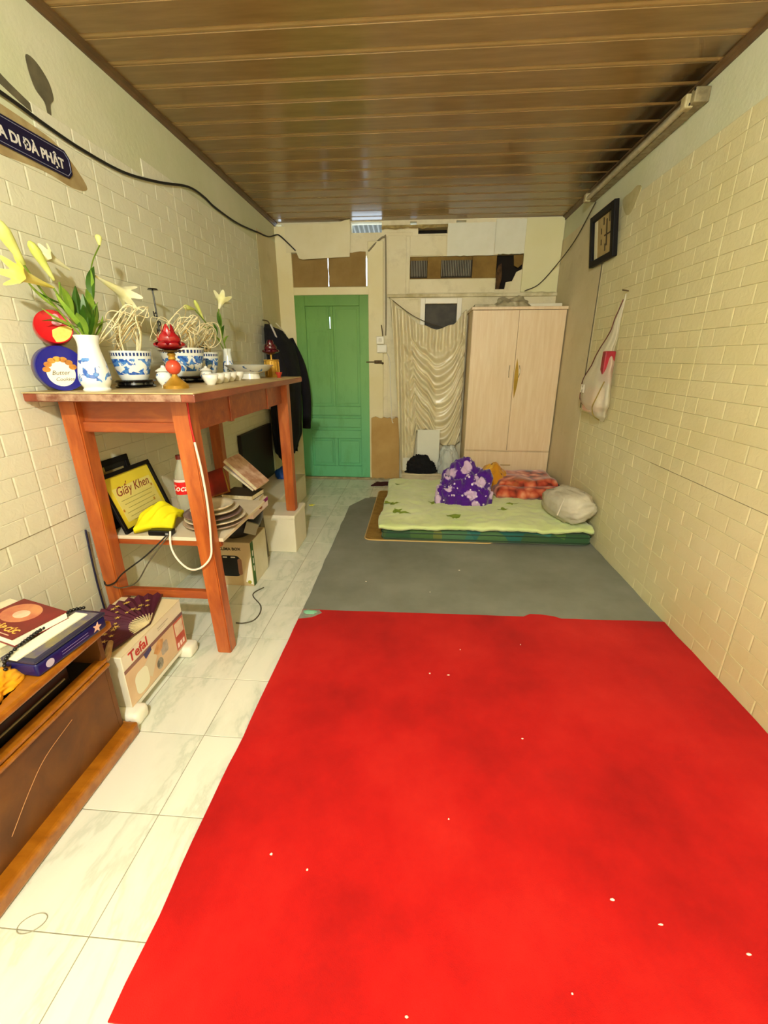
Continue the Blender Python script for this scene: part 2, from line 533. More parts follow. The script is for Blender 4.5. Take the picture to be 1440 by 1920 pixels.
# ---- back wall with its openings
def holed(x0, x1, z0, z1, y0, y1, holes):
    X = sorted({x0, x1} | {h[0] for h in holes} | {h[1] for h in holes})
    Z = sorted({z0, z1} | {h[2] for h in holes} | {h[3] for h in holes})
    bm = B_()
    for i in range(len(X) - 1):
        for j in range(len(Z) - 1):
            cx, cz = (X[i] + X[i+1]) / 2, (Z[j] + Z[j+1]) / 2
            if any(h[0] < cx < h[1] and h[2] < cz < h[3] for h in holes): continue
            box(bm, X[i], X[i+1], y0, y1, Z[j], Z[j+1])
    bmesh.ops.remove_doubles(bm, verts=bm.verts, dist=1e-5)
    seen = {}
    for f in bm.faces:
        seen.setdefault(tuple(round(c, 4) for c in f.calc_center_median()), []).append(f)
    bmesh.ops.delete(bm, geom=[f for l in seen.values() if len(l) > 1 for f in l], context='FACES')
    return bm
DX0, DX1, DZ = -1.316, -.534, 1.952
HOLES = [(DX0, DX1, -.01, DZ), (-1.30, -.55, 2.03, 2.30), (0.02, .39, 1.50, 1.885), (-.12, .735, 2.085, 2.285),
         (.735, 1.0, 1.985, 2.30), (-.705, -.40, 2.497, 2.588), (-.045, .238, 2.478, 2.53),
         (-.125, -.06, 2.556, 2.584), (.32, .415, 2.566, 2.584), (-1.455, -1.40, 2.51, 2.585)]
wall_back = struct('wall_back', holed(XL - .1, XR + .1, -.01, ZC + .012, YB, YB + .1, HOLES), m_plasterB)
struct('sky_blocker', box(B_(), -.14, .75, YB + .1, YB + .12, 2.07, 2.30), m_dark, wall_back)  # added dark boards behind openings, block the sky so the holes stay dark
struct('sky_blocker', box(B_(), .70, 1.05, YB + .1, YB + .12, 1.95, 2.32), m_dark, wall_back)
struct('sky_blocker', box(B_(), -.06, .25, YB + .1, YB + .12, 2.46, 2.545), m_dark, wall_back)
struct('sky_blocker', box(B_(), -.02, .43, YB + .1, YB + .12, 1.46, 1.92), m_dark, wall_back)
# boarded planks on the wall (joints visible right of the door)
m_plank = mat_plaster('painted_board', 'e3dab6', 'ebe4c8', '93814f', .50)
for (x0, x1, z0, z1, t) in ((-.34, -.16, 1.95, 2.47, .006), (-.155, -.125, 1.95, 2.455, .009), (-.12, .235, 2.29, 2.46, .012),
                            (-.12, .73, 1.955, 2.08, .010), (-.385, -.10, 2.462, 2.492, .004), (-.34, -.02, 1.30, 1.90, .004), (-.34, .0, .72, 1.295, .004)):
    o = struct('wall_board', bbox(x0, x1, YB - t, YB, z0, z1, bev=.002, seg=1), m_plank, wall_back)
# door posts and lintel
m_post = mat_plaster('cream_post_paint', 'e6dbac', 'eee6c2', '9d8750', .60)
struct('door_post', bbox(XL, DX0 + .006, YB - .035, YB, 0, 2.56, bev=.006), m_post, wall_back)
struct('door_post', bbox(DX1 - .006, -.385, YB - .030, YB, 0, 2.42, bev=.006), m_post, wall_back)
struct('lintel', bbox(DX0 - .002, DX1 + .004, YB - .032, YB, DZ - .006, 2.02, bev=.005), m_post, wall_back)
struct('threshold', bbox(DX0, -.15, YB - .05, YB + .02, 0, .022, bev=.008), M('cracked_cement', 'b9ad86', .9, '8d8263', 14, .4, 40), wall_back)

# ---- green door
def mat_door():
    t = NT('green_door_paint'); t.set(Roughness=.5, Specular_IOR_Level=.35)
    geo = t.n.new('ShaderNodeNewGeometry'); P = geo.outputs['Position']; s = t.sep(P)
    base = t.ramp(t.math('MULTIPLY', s[2], .5), [(.0, '66bd8c'), (.30, '72bd82'), (.55, '7cb86c'), (.85, '74a854'), (1.0, '5c8c36')])
    d = t.ramp(t.noise(5, 7, .7, t.mapping((1.5, 1, .5))), [(.50, '000000'), (.74, 'a0a0a0')])
    t.color(t.mix(d, base, '4a7a2a')); t.bump(t.noise(30, 4, .6, P), .15, .004); return t.m
m_door = mat_door()
yD = YB - .012
door = struct('door_1', holed(DX0 + .004, DX1 - .004, .024, DZ - .004, yD + .012, yD + .03,
              [(-.957, -.946, 1.63, 1.745)]), m_door)
def dpart(nm, x0, x1, z0, z1, t=0.012, bev=.004):
    return struct(nm, bbox(x0, x1, yD + .012 - t * 2.1, yD + .013, z0, z1, bev=bev, seg=2), m_door, door)
dpart('stile', DX0 + .004, -1.205, .024, DZ - .004); dpart('stile', -.635, DX1 - .004, .024, DZ - .004)
dpart('rail', -1.205, -.635, 1.845, DZ - .004); dpart('rail', -1.205, -.635, .735, .83, .014)
dpart('rail', -1.205, -.635, .60, .70); dpart('rail', -1.205, -.635, .024, .155)
dpart('rail', -1.205, -.635, .475, .565); dpart('mullion', -.945, -.905, .155, .475)
dpart('mullion', -.945, -.915, .83, 1.62, .009); dpart('mullion', -.943, -.915, 1.62, 1.845, .009); dpart('mullion', -.985, -.962, 1.62, 1.845, .006)
dpart('panel', -1.175, -.965, .86, 1.60, .004, .003); dpart('panel', -.89, -.665, .86, 1.815, .004, .003)
dpart('panel', -1.18, -.97, .185, .445, .006, .005); dpart('panel', -.88, -.66, .185, .445, .006, .005)
dpart('panel', -1.18, -.66, .715, .73, .004, .002)
hm = M('rusty_iron', '4a3a22', .6, '6b5a3a', 40, metal=.4)
for z in (1.70, .35): struct('hinge', bbox(DX0 - .006, DX0 + .012, yD - .012, yD + .004, z, z + .07, bev=.003), hm, door)

# ---- small window behind the curtain
m_white_paint = M('white_window_paint', 'f2eee0', .45)
win = struct('window_1', box(B_(), .045, .365, YB + .035, YB + .045, 1.50, 1.86), M('dusty_dark_glass', '2b271f', .5, '453f32', 9, spec=.25))
for a in ((-.005, .043, YB - .03, YB + .06, 1.45, 1.908), (.366, .412, YB - .03, YB + .06, 1.45, 1.908), (.043, .366, YB - .03, YB + .06, 1.857, 1.908), (.043, .366, YB - .03, YB + .06, 1.45, 1.50)):
    struct('window_frame', bbox(*a, bev=.004), m_white_paint, win)
struct('window_ledge', bbox(-.345, XR - .002, YB - .03, YB, 1.918, 1.948, bev=.004), M('ledge_paint', 'e2d9b6', .6, 'b5a87a', 9), wall_back)

# ---- vent strip with louvre grilles, broken hole
m_cardA = M('brown_hardboard', '8d7138', .85, '7a5f2c', 7, .2, 60)
for a in ((-.045, .055), (.105, .38), (.53, .735)): pass
struct('vent_board', box(B_(), -.12, .735, YB + .045, YB + .06, 2.085, 2.285), m_cardA, wall_back)
m_slat = M('grey_louvre', '8b8574', .6)
for gx0, gx1 in ((-.115, .055), (.19, .50)):
    g = struct('louvre_grille', box(B_(), gx0, gx1, YB + .040, YB + .045, 2.10, 2.255), M('louvre_dark', '3a3226', .8), wall_back)
    n = int((gx1 - gx0) / .0165)
    sl = to_mesh(bbox(-.0035, .0035, YB + .012, YB + .042, 2.11, 2.25), 'slat', False); sl.materials.append(m_slat)
    for i in range(n):
        o = bpy.data.objects.new('slat', sl); COL.objects.link(o); o.parent = g; o.location.x = gx0 + .009 + i * .0165
for x0, x1 in ((.055, .19), (.50, .735)): struct('vent_board', bbox(x0, x1, YB + .02, YB + .045, 2.088, 2.284, bev=.002), m_cardA, wall_back)
struct('broken_board', poly_prism([(.735, 1.99), (.775, 1.985), (.80, 2.10), (.785, 2.22), (.755, 2.20), (.735, 2.12)], -.02, .0, Matrix.Translation((0, YB + .03, 0)) @ Matrix.Rotation(PI/2, 4, 'X')), M('splintered_wood', '5d4124', .9, '3c2a16', 25), wall_back)
struct('broken_board', poly_prism([(.90, 2.29), (1.0, 2.30), (1.0, 2.22), (.95, 2.18), (.91, 2.20)], -.02, .0, Matrix.Translation((0, YB + .04, 0)) @ Matrix.Rotation(PI/2, 4, 'X')), m_cardA, wall_back)
struct('broken_board', poly_prism([(.83, 1.985), (1.0, 1.985), (1.0, 2.17), (.935, 2.14), (.90, 2.06), (.84, 2.05)], -.02, .0, Matrix.Translation((0, YB + .02, 0)) @ Matrix.Rotation(PI/2, 4, 'X')), m_plank, wall_back)

# ---- corrugated sheet outside the gap above the door
bm = B_()
N = 44
def corr(u, v):
    x = -.95 + u * 1.4; return (x, YB + .115 + v * .7, 2.645 - v * .10 + .018 * math.sin(u * 2 * PI * 28))
o = struct('corrugated_roof_sheet', grid(corr, 240, 1), M('grey_metal_sheet', '807e76', .6)); o['kind'] = 'structure'
tag(o, 'white corrugated roofing sheet seen through the gap above the green door', None)

# ================================================================== LAMP (above the camera, out of frame)
bt = thing('pendant_lamp', 'bare warm light bulb hanging on a cord from the ceiling', 'lamp', (BULB_POS[0], BULB_POS[1], BULB_POS[2] - .06))
em = NT('glowing_bulb'); em.set(Emission_Strength=BULB_STRENGTH); em.b.inputs['Emission Color'].default_value = BULB_COLOR + (1,)
obj('bulb', lathe([(0, -.055), (.022, -.05), (.042, -.03), (.05, 0), (.044, .025), (.028, .045), (.018, .055), (0, .056)], 20, mtx=Matrix.Translation(BULB_POS)), em.m, bt, world=True, smooth=True)
obj('socket', lathe([(0, .056), (.02, .056), (.022, .10), (.012, .115), (0, .115)], 16, mtx=Matrix.Translation(BULB_POS)), m_wht, bt, world=True, smooth=True)
obj('cord', tube([(BULB_POS[0], BULB_POS[1], BULB_POS[2] + .11), (BULB_POS[0], BULB_POS[1], ZC + .002)], .003), m_black, bt, world=True)

# ================================================================== FELT, BED, WARDROBE, BACK WALL THINGS
# ---- red and grey felt
def felt(name, outline, z, mat, label, jitter=.006, cells=None):
    pts = []
    n = len(outline)
    for i in range(n):
        a, b = Vector(outline[i]), Vector(outline[(i+1) % n])
        L = (b - a).length; k = max(1, int(L / .06))
        for j in range(k):
            p = a.lerp(b, j / k)
            if 0 < j: p += Vector((nz((p.x, p.y, 0), 7), nz((p.x, p.y, 3), 7))) * jitter
            pts.append((p.x, p.y))
    bm = poly_prism(pts, z, z + .005)
    return tag(obj(name, bm, mat, None), label, 'carpet')
felt('grey_carpet', [(-.615, 1.95), (1.337, 1.95), (1.337, 4.42), (-.40, 4.12), (-.509, 4.115), (-.631, 3.86)], .001, mat_grey_carpet(),
     'dark grey felt carpet between the red carpet and the mattress')
red = felt('red_carpet', [(-.622, .45), (.4, .435), (1.337, .43), (1.337, 2.078), (.80, 2.065), (.765, 2.085), (.70, 2.098), (.64, 2.098), (.60, 2.07), (.2, 2.065), (-.25, 2.055), (-.615, 2.05)], .0062, mat_red_carpet(),
     'bright red felt carpet covering the near floor', .005)
# torn corner showing grey felt and a green thread, crumbs
tag(obj('carpet_tear', poly_prism([(-.612, 2.045), (-.52, 2.045), (-.50, 2.02), (-.545, 1.975), (-.618, 1.955)], .0112, .0118), M('worn_felt', '9a8f86', .95, '7d8a7c', 60), red, world=True), 'worn grey corner')
obj('thread_tuft', heap(-.565, 2.02, .0115, .03, .014, .012, 3, .4, 8, .8, 2), M('green_thread', '6fa98a', .9), red, world=True)
m_crumb = M('white_crumb', 'efe6d2', .8)
bm = B_()
for i, (x, y) in enumerate([(.232, 1.757), (.082, 1.578), (.164, 1.574), (.53, 1.818), (.415, 1.253), (.535, .759), (.125, .935), (-.382, .797), (.633, .714), (-.271, .766), (.009, .506), (.81, .671), (.373, .57), (-.3, 2.4), (.3, 2.6), (.1, 2.3)]):
    heap(x, y, .0112 if y < 2 else .006, .0022 + .0015 * (i % 3), .0018 + .001 * (i % 2), .003, i, .3, 4, .5, 2, bm)
tag(obj('crumbs', bm, m_crumb), 'scattered white crumbs and lint lying on the carpets', 'crumbs', kind='stuff')

# ---- bed on the floor: tan mat, green mattress, pale blanket
def mat_mattress():
    t = NT('green_mattress_fabric'); t.set(Roughness=.7, Sheen_Weight=.3)
    v = t.n.new('ShaderNodeTexVoronoi'); v.inputs['Scale'].default_value = 6; t.link(t.mapping((1, 1, .3)), v.inputs['Vector'])
    t.color(t.ramp(v.outputs['Color'], [(.2, '24502c'), (.38, '4a6a2a'), (.5, '0f6a6c'), (.62, '0e5a52'), (.75, '1a4a2b'), (.9, '66702e')]))
    t.bump(v.outputs['Distance'], .35, .02); return t.m
def mat_blanket():
    t = NT('pale_green_blanket'); t.set(Roughness=.9, Sheen_Weight=.4, Specular_IOR_Level=.1)
    t.color(t.ramp(t.noise(3, 4), [(.3, 'c6d88e'), (.55, 'd4e2a4'), (.75, 'dfebb8')])); t.bump(t.noise(120, 3), .3, .006); return t.m
mat_tan = M('tan_straw_mat', 'a9813c', .7, '8f6a2c', 18)
tm = thing('sleeping_mat', 'tan straw sleeping mat with pale edge under the mattress', 'mat', (.2, 3.7, .006))
def rrect(x0, x1, y0, y1, r, n=6):
    P = []
    for cx, cy, a0 in ((x1 - r, y1 - r, 0), (x0 + r, y1 - r, 90), (x0 + r, y0 + r, 180), (x1 - r, y0 + r, 270)):
        for i in range(n + 1):
            a = R(a0 + 90 * i / n); P.append((cx + r * math.cos(a), cy + r * math.sin(a)))
    return P
obj('mat_body', poly_prism(rrect(-.385, .6, 3.06, 4.36, .05), .006, .0145), mat_tan, tm, world=True)
obj('mat_edge', tube([(x, y, .0105) for x, y in rrect(-.392, .6, 3.053, 4.367, .055)] + [(.6 + 0.0, 4.3, .0105)], .0042, 6, smooth=False), M('pale_binding', 'dcbc7c', .7), tm, world=True)
mt = thing('mattress', 'thin green patterned mattress lying on the grey carpet by the wall', 'mattress', (.52, 3.75, .016))
obj('mattress_body', bbox(-.255, 1.30, 3.035, 4.385, .0155, .104, bev=.030, seg=4), mat_mattress(), mt, world=True, smooth=True)
m_pipe = M('dark_green_piping', '1d3b24', .6)
for z in (.040, .084):
    obj('piping', tube([(x, y, z) for x, y in rrect(-.256, 1.301, 3.034, 4.386, .03)] + [(1.301, 4.35, z)], .004, 6, smooth=False), m_pipe, mt, world=True)

def bl_z(x, y):
    e = .016 * nz((x, y, 0), 4.5, 2) + .010 * (1 - abs(nz((x, y, 0), 9, 4)) * 2) + .005 * nz((x, y, 0), 22, 1)
    return .152 + e
def bl(u, v):
    x = -.275 + u * 1.585; y = 3.03 + v * 1.33
    x += .02 * nz((0, y, 0), 3, 7) * (1 - u) * 1.5; y += .018 * nz((x, 0, 0), 4, 9) * (1 - v) - .1 * (1 - u) * (1 - v) * .2
    z = bl_z(x, y)
    ed = min(u / .05, 1, v / .05, (1 - v) / .05)
    z -= .014 * (1 - ed) ** 2
    return Vector((x, y, z))
blk = thing('pale_green_blanket', 'pale lime green leaf print blanket spread over the mattress', 'blanket', (.5, 3.66, .105))
obj('blanket_cloth', slab(bl, 110, 90, .024, (0, 0, 1)), mat_blanket(), blk, world=True, smooth=True, angle=180)
m_leaf = M('leaf_print', '7d9a32', .9, '93a83f', 30)
def leaf_print(cx, cy, s, seed):
    bm = B_(); rnd = random.Random(seed)
    for k in range(8):
        a = rnd.uniform(0, 6.28); d = rnd.uniform(.0, .5) * s; px, py = cx + d * math.cos(a) * 1.4, cy + d * math.sin(a) * .8
        l = s * rnd.uniform(.35, .55); wd = l * .42; th = rnd.uniform(0, PI)
        def f(u, v, px=px, py=py, l=l, wd=wd, th=th):
            lx = (u - .5) * 2 * l; ly = (v - .5) * 2 * wd * max(0.02, math.sin(PI * min(.97, max(.03, u))))
            x = px + lx * math.cos(th) - ly * math.sin(th); y = py + lx * math.sin(th) + ly * math.cos(th)
            return (x, y, bl_z(x, y) + .0025)
        grid(f, 6, 3, bm)
    return bm
for i, (x, y, s) in enumerate(((-.13, 3.30, .09), (.30, 3.22, .085), (-.215, 3.52, .085), (.72, 3.42, .07), (-.18, 4.12, .055), (.82, 3.58, .06), (.14, 3.58, .05))):
    obj('leaf_motif', leaf_print(x, y, s, i), m_leaf, blk, world=True, smooth=True)

# ---- purple floral blanket heap
def mat_floral(name, a, b, c, scale, seed, thr=.32):
    t = NT(name); t.set(Roughness=.85, Sheen_Weight=.4, Specular_IOR_Level=.15)
    vec = t.mapping((1, 1, 1), (seed, seed * .7, seed * .3), (seed, seed, 0))
    w1 = t.n.new('ShaderNodeTexVoronoi'); w1.inputs['Scale'].default_value = scale; t.link(vec, w1.inputs['Vector'])
    w2 = t.n.new('ShaderNodeTexVoronoi'); w2.inputs['Scale'].default_value = scale * 2.7; t.link(vec, w2.inputs['Vector'])
    wob = t.math('MULTIPLY', t.math('SUBTRACT', t.noise(scale * 2.2, 3, .5, vec), .5), .55)
    d = t.math('ADD', w1.outputs['Distance'], wob)
    m1 = t.ramp(d, [(thr - .03, 'ffffff'), (thr + .03, '000000')])
    m2 = t.ramp(w2.outputs['Distance'], [(.16, 'ffffff'), (.22, '000000')])
    t.color(t.mix(m2, t.mix(m1, a, b), c)); t.bump(t.noise(160, 3), .2, .004); return t.m
bm = heap(.44, 3.72, .148, .185, .16, .31, 11, .20, 5, .7, 5, square=.6)
heap(.33, 3.62, .148, .135, .10, .19, 23, .24, 6, .8, 5, bm, .6); heap(.54, 3.60, .148, .095, .07, .17, 31, .24, 6, .8, 5, bm, .6)
heap(.40, 3.60, .148, .14, .085, .13, 37, .24, 6, .8, 5, bm, .7)
tag(obj('purple_blanket', bm, mat_floral('purple_floral', '4a1484', 'cdb2d6', 'e3d6e6', 7.5, 1.3, .34), smooth=True, angle=180), 'crumpled purple blanket with white flowers heaped on the bed', 'blanket')

# ---- folded orange-red rose blanket
def mat_rose():
    t = NT('rose_blanket'); t.set(Roughness=.9, Sheen_Weight=.4)
    vec = t.mapping((1, 1.5, 1), loc=(-.05, .05, 0))
    nv = t.n.new('ShaderNodeTexNoise'); nv.inputs['Scale'].default_value = 9; t.link(vec, nv.inputs['Vector'])
    mv = t.n.new('ShaderNodeVectorMath'); mv.operation = 'MULTIPLY_ADD'; mv.inputs[1].default_value = (.08, .08, .08)
    t.link(nv.outputs['Color'], mv.inputs[0]); t.link(vec, mv.inputs[2])
    wv = t.n.new('ShaderNodeTexVoronoi'); wv.inputs['Scale'].default_value = 13; t.link(mv.outputs[0], wv.inputs['Vector'])
    petals = t.ramp(wv.outputs['Distance'], [(.05, 'e2a07c'), (.35, 'cf6c48'), (.58, 'b03f24'), (.8, '5a160a')])
    leafy = t.ramp(t.noise(4.5, 3, .5, vec), [(.60, '000000'), (.64, 'ffffff')])
    t.color(t.mix(leafy, petals, 'a4542a')); t.bump(t.noise(140, 3), .25, .005); return t.m
ob = thing('rose_blanket', 'folded rust red blanket with a big rose, by the purple heap', 'blanket', (1.0, 4.05, .1))
def fold(x0, x1, y0, y1, z0, hh, sd, droop=.0):
    def f(u, v):
        x = x0 + (x1 - x0) * u; y = y0 + (y1 - y0) * v
        e = min(u / .12, (1 - u) / .12, v / .12, (1 - v) / .12, 1); e = math.sqrt(max(0, 1 - (1 - e) ** 2))
        return Vector((x + .02 * nz((x, y, 1), 6, sd), y + .02 * nz((x, y, 2), 6, sd), z0 + hh * (.45 + .55 * e) + .016 * nz((x, y, 0), 7, sd) - droop * (1 - v)))
    return f
obj('folded_layer', slab(fold(.70, 1.30, 3.74, 4.28, .150, .10, 3), 40, 36, .05, (0, 0, 1)), mat_rose(), ob, world=True, smooth=True, angle=180)
obj('folded_layer', slab(fold(.74, 1.28, 3.82, 4.30, .215, .085, 8), 40, 36, .05, (0, 0, 1)), bpy.data.materials['rose_blanket'], ob, world=True, smooth=True, angle=180)
obj('dark_lining', slab(fold(.80, 1.325, 3.78, 4.28, .205, .035, 12), 30, 30, .02, (0, 0, 1)), M('dark_brown_lining', '2c1410', .9), ob, world=True, smooth=True, angle=180)
tag(obj('yellow_pillow', heap(.72, 4.02, .150, .13, .11, .24, 41, .16, 4, .5, 5, square=.7), mat_floral('yellow_floral', 'c98a1e', 'd9a63c', '8a5410', 6, 2.1, .35), smooth=True, angle=180), 'mustard yellow floral pillow between purple heap and rose blanket', 'pillow')

# ---- grey white pillow against the wall
def pil(u, v):
    a, b = (u - .5) * 2, (v - .5) * 2
    return a, b
bm = B_(); r = bmesh.ops.create_uvsphere(bm, u_segments=48, v_segments=32, radius=1)
for v in r['verts']:
    d = v.co.copy(); sx = math.copysign(abs(d.x) ** .7, d.x); sy = math.copysign(abs(d.y) ** .7, d.y)
    k = 1 + .09 * nz(d, 2.5, 3) + .08 * (1 - abs(nz(d, 4.0, 6)) * 2)
    v.co = Vector((sx * .135 * k, sy * .235 * k, d.z * .115 * k))
bmesh.ops.transform(bm, matrix=Matrix.Translation((1.165, 3.25, .278)) @ Matrix.Rotation(R(-16), 4, 'Y') @ Matrix.Rotation(R(12), 4, 'Z'), verts=bm.verts)
pl = thing('grey_pillow', 'grey white pillow slumped on the bed against the right wall', 'pillow', (1.175, 3.25, .12))
obj('pillow_body', bm, M('grey_white_cotton', 'cdc8b4', .9, 'bdb6a2', 7, .3, 40), pl, world=True, smooth=True, angle=180)
obj('seam', tube([(1.04, 3.40, .345), (1.10, 3.32, .375), (1.16, 3.24, .392), (1.24, 3.14, .40)], .003, 6), M('grey_seam', '827c6c', .9), pl, world=True)
obj('tie_strap', tube([(1.13, 3.22, .385), (1.08, 3.10, .35), (1.03, 3.04, .255)], .005, 6), M('white_strap', 'd6cfbc', .8), pl, world=True)

# maroon rag near the head of the bed, yellow petal on the tiles
tag(obj('maroon_rag', slab(lambda u, v: Vector((-.50 + u * .20 + .05 * v, 4.56 + v * .15 + .04 * u, .012 + .006 * nz((u, v, 0), 5, 2))), 14, 10, .008, (0, 0, 1)), M('maroon_cloth', '3c1018', .9), smooth=True), 'dark maroon rag on the floor right of the green door', 'rag')
def star(n, r0, r1): return [((r1 if i % 2 == 0 else r0) * math.cos(PI * i / n), (r1 if i % 2 == 0 else r0) * math.sin(PI * i / n)) for i in range(2 * n)]
tag(obj('fallen_petal', poly_prism(star(5, .014, .032), 0.0005, .004, Matrix.Translation((-1.0, 3.87, 0)) @ Matrix.Rotation(.4, 4, 'Z')), M('petal_yellow', 'e8e23a', .6)), 'small yellow fallen flower on the pale floor tiles', 'flower')

# ---- wardrobe
m_ward = mat_wood('pale_ash_laminate', 'dcc39c', 'e2cba8', 'e8d5b6', (14, 14, 1.2), .4, .05)
WX0, WX1, WY0, WY1, WZ = .482, 1.328, 4.42, 4.86, 1.785
wd = thing('wardrobe', 'tall pale wood two door wardrobe in the back right corner', 'wardrobe', ((WX0 + WX1) / 2, 4.64, 0))
bm = B_(); box(bm, WX0, WX0 + .016, WY0 + .018, WY1, 0, WZ - .03); box(bm, WX1 - .016, WX1, WY0 + .018, WY1, 0, WZ - .03); box(bm, WX0, WX1, WY1 - .01, WY1, 0, WZ - .03); box(bm, WX0 + .016, WX1 - .016, WY0 + .02, WY1 - .01, .44, .456); box(bm, WX0 + .016, WX1 - .016, WY0 + .02, WY1 - .01, .06, .076)
obj('body', bm, m_ward, wd, world=True)
obj('top_board', bbox(WX0 - .012, WX1 + .006, WY0 - .012, WY1, WZ - .03, WZ - .005, bev=.003), m_ward, wd, world=True)
obj('plinth', bbox(WX0, WX1, WY0 + .03, WY0 + .05, 0, .07), m_ward, wd, world=True)
WM_ = (WX0 + WX1) / 2
m_gold = M('gold_handle_inlay', '9a7a1c', .35, 'b08e2a', 9, metal=.3)
m_chrome = M('chrome', 'd8d4c6', .25, metal=.8)
for s in (-1, 1):
    x0, x1 = (WX0 + .002, WM_ - .0015) if s < 0 else (WM_ + .0015, WX1 - .002)
    d = obj('door', bbox(x0, x1, WY0, WY0 + .017, .452, WZ - .034, bev=.0015, seg=1), m_ward, wd, world=True)
    hx = WM_ + s * .045
    obj('handle', tube([(hx, WY0 - .001, 1.16), (hx + s * .004, WY0 - .014, 1.19), (hx + s * .006, WY0 - .016, 1.215), (hx + s * .004, WY0 - .014, 1.24), (hx, WY0 - .001, 1.27)], .004, 8), m_chrome, d, world=True)
lens = [(WM_ + .020 + .024 * math.sin(PI * t) * sgn * (1 if sgn > 0 else .55) - .012 * math.cos(PI*t)*0 , .965 + .37 * t) for sgn, rng in ((1, range(0, 17)), (-1, range(16, -1, -1))) for t in [k / 16 for k in rng]]
obj('gold_inlay', poly_prism(lens[:17] + lens[18:-1], -.001, .003, Matrix.Translation((0, WY0, 0)) @ Matrix.Rotation(PI/2, 4, 'X')), m_gold, wd, world=True)['label'] = 'gold lens shaped handle'
dr = obj('drawer', bbox(WX0 + .002, WX1 - .002, WY0, WY0 + .017, .085, .440, bev=.0015, seg=1), m_ward, wd, world=True)
obj('drawer_handle', bbox(WM_ - .05, WM_ + .05, WY0 - .012, WY0 + .001, .298, .308, bev=.003), M('drawer_pull', 'b89c6c', .4), dr, world=True)
# things on top of the wardrobe
tag(obj('foam_sheet', bbox(.99, 1.30, 4.50, 4.80, WZ - .0045, WZ + .03, bev=.004), M('white_foam', 'e4dfca', .8)), 'white foam slab lying on top of the wardrobe at the wall', 'foam slab')
tag(obj('paper_bundle', bbox(.50, .70, 4.48, 4.82, WZ - .0045, WZ + .022, bev=.004), M('grey_paper', 'c9c1a4', .8, 'a39a7c', 20)), 'grey paper bundle on the wardrobe top near the window', 'paper')
tag(obj('plastic_sheet', heap(.86, 4.58, WZ - .0048, .13, .12, .075, 51, .35, 6, .8, 4), M('clear_grey_plastic', 'b4ac8e', .3, 'a49a7a', 14), smooth=True, angle=180), 'crumpled greyish plastic sheet draped on the wardrobe top', 'plastic sheet')

# ---- gold satin curtain
def mat_satin():
    t = NT('gold_satin'); t.set(Roughness=.30, Specular_IOR_Level=.8, Sheen_Weight=.2)
    t.color(t.ramp(t.noise(6, 4), [(.3, 'cfc39c'), (.6, 'dad0ac'), (.8, 'e2d9b8')])); t.bump(t.noise(90, 3), .05, .002); return t.m
def lerp(a, b, t): return a + (b - a) * t
def curve1(pts, u):
    for (a, va), (b, vb) in zip(pts, pts[1:]):
        if u <= b:
            t = (u - a) / (b - a); t = t * t * (3 - 2 * t); return va + (vb - va) * t
    return pts[-1][1]
def cur(u, v):
    x0 = lerp(-.315, .462, u); x1 = lerp(-.18, .462, u); 
    zt = curve1([(0, 1.90), (.13, 1.80), (.42, 1.655), (.62, 1.61), (.82, 1.655), (1, 1.79)], u)
    zb = curve1([(0, .13), (.10, .17), (.20, .27), (.27, .58), (.45, .60), (.60, .47), (.82, .42), (1, .46)], u)
    x = lerp(x0, x1, v ** .8); z = lerp(zt, zb, v)
    vert = math.exp(-(u / .20) ** 2)                 # hanging folds on the left
    edge = math.exp(-((1 - u) / .07) ** 2)
    sag = 1 - ((u - .62) / .48) ** 2
    ph = v * 7.0 + sag * (-2.6) * (.35 + .65 * v)
    swag = math.sin(2 * PI * ph) * .5 + .25 * math.sin(2 * PI * ph * 2.3 + u * 5)
    ruf = math.exp(-((v - .09) / .10) ** 2)
    y = YB - .115
    y -= (1 - vert) * (1 - ruf) * .042 * swag * min(1, v * 6)
    y -= (vert + edge * .7) * .022 * math.sin(2 * PI * (u * 10 + .9 * v))
    y -= ruf * (.018 * math.sin(2 * PI * u * 11 + 3 * v + 2 * nz((u * 5, v * 5, 0), 1, 2)) + .016) * (1 - vert * .6)
    y -= .012 * nz((u * 6, v * 4, 0), 1, 3)
    z += (1 - vert) * .010 * math.cos(2 * PI * ph) * min(1, v * 6)
    return Vector((x, min(y, YB - .071), z))
ct = thing('curtain', 'gold beige satin curtain sagging in swags beside the wardrobe', 'curtain', (.1, 4.8, .13))
obj('curtain_cloth', slab(cur, 150, 170, .003, (0, -1, 0)), mat_satin(), ct, world=True, smooth=True, angle=180)
obj('curtain_cord', tube([(-.325, YB - .045, 1.915), (-.05, YB - .06, 1.73), (.25, YB - .06, 1.63), (.40, YB - .06, 1.66), (.465, YB - .05, 1.79)], .0035, 6), M('dark_cord', '4a3d26', .8), ct, world=True)

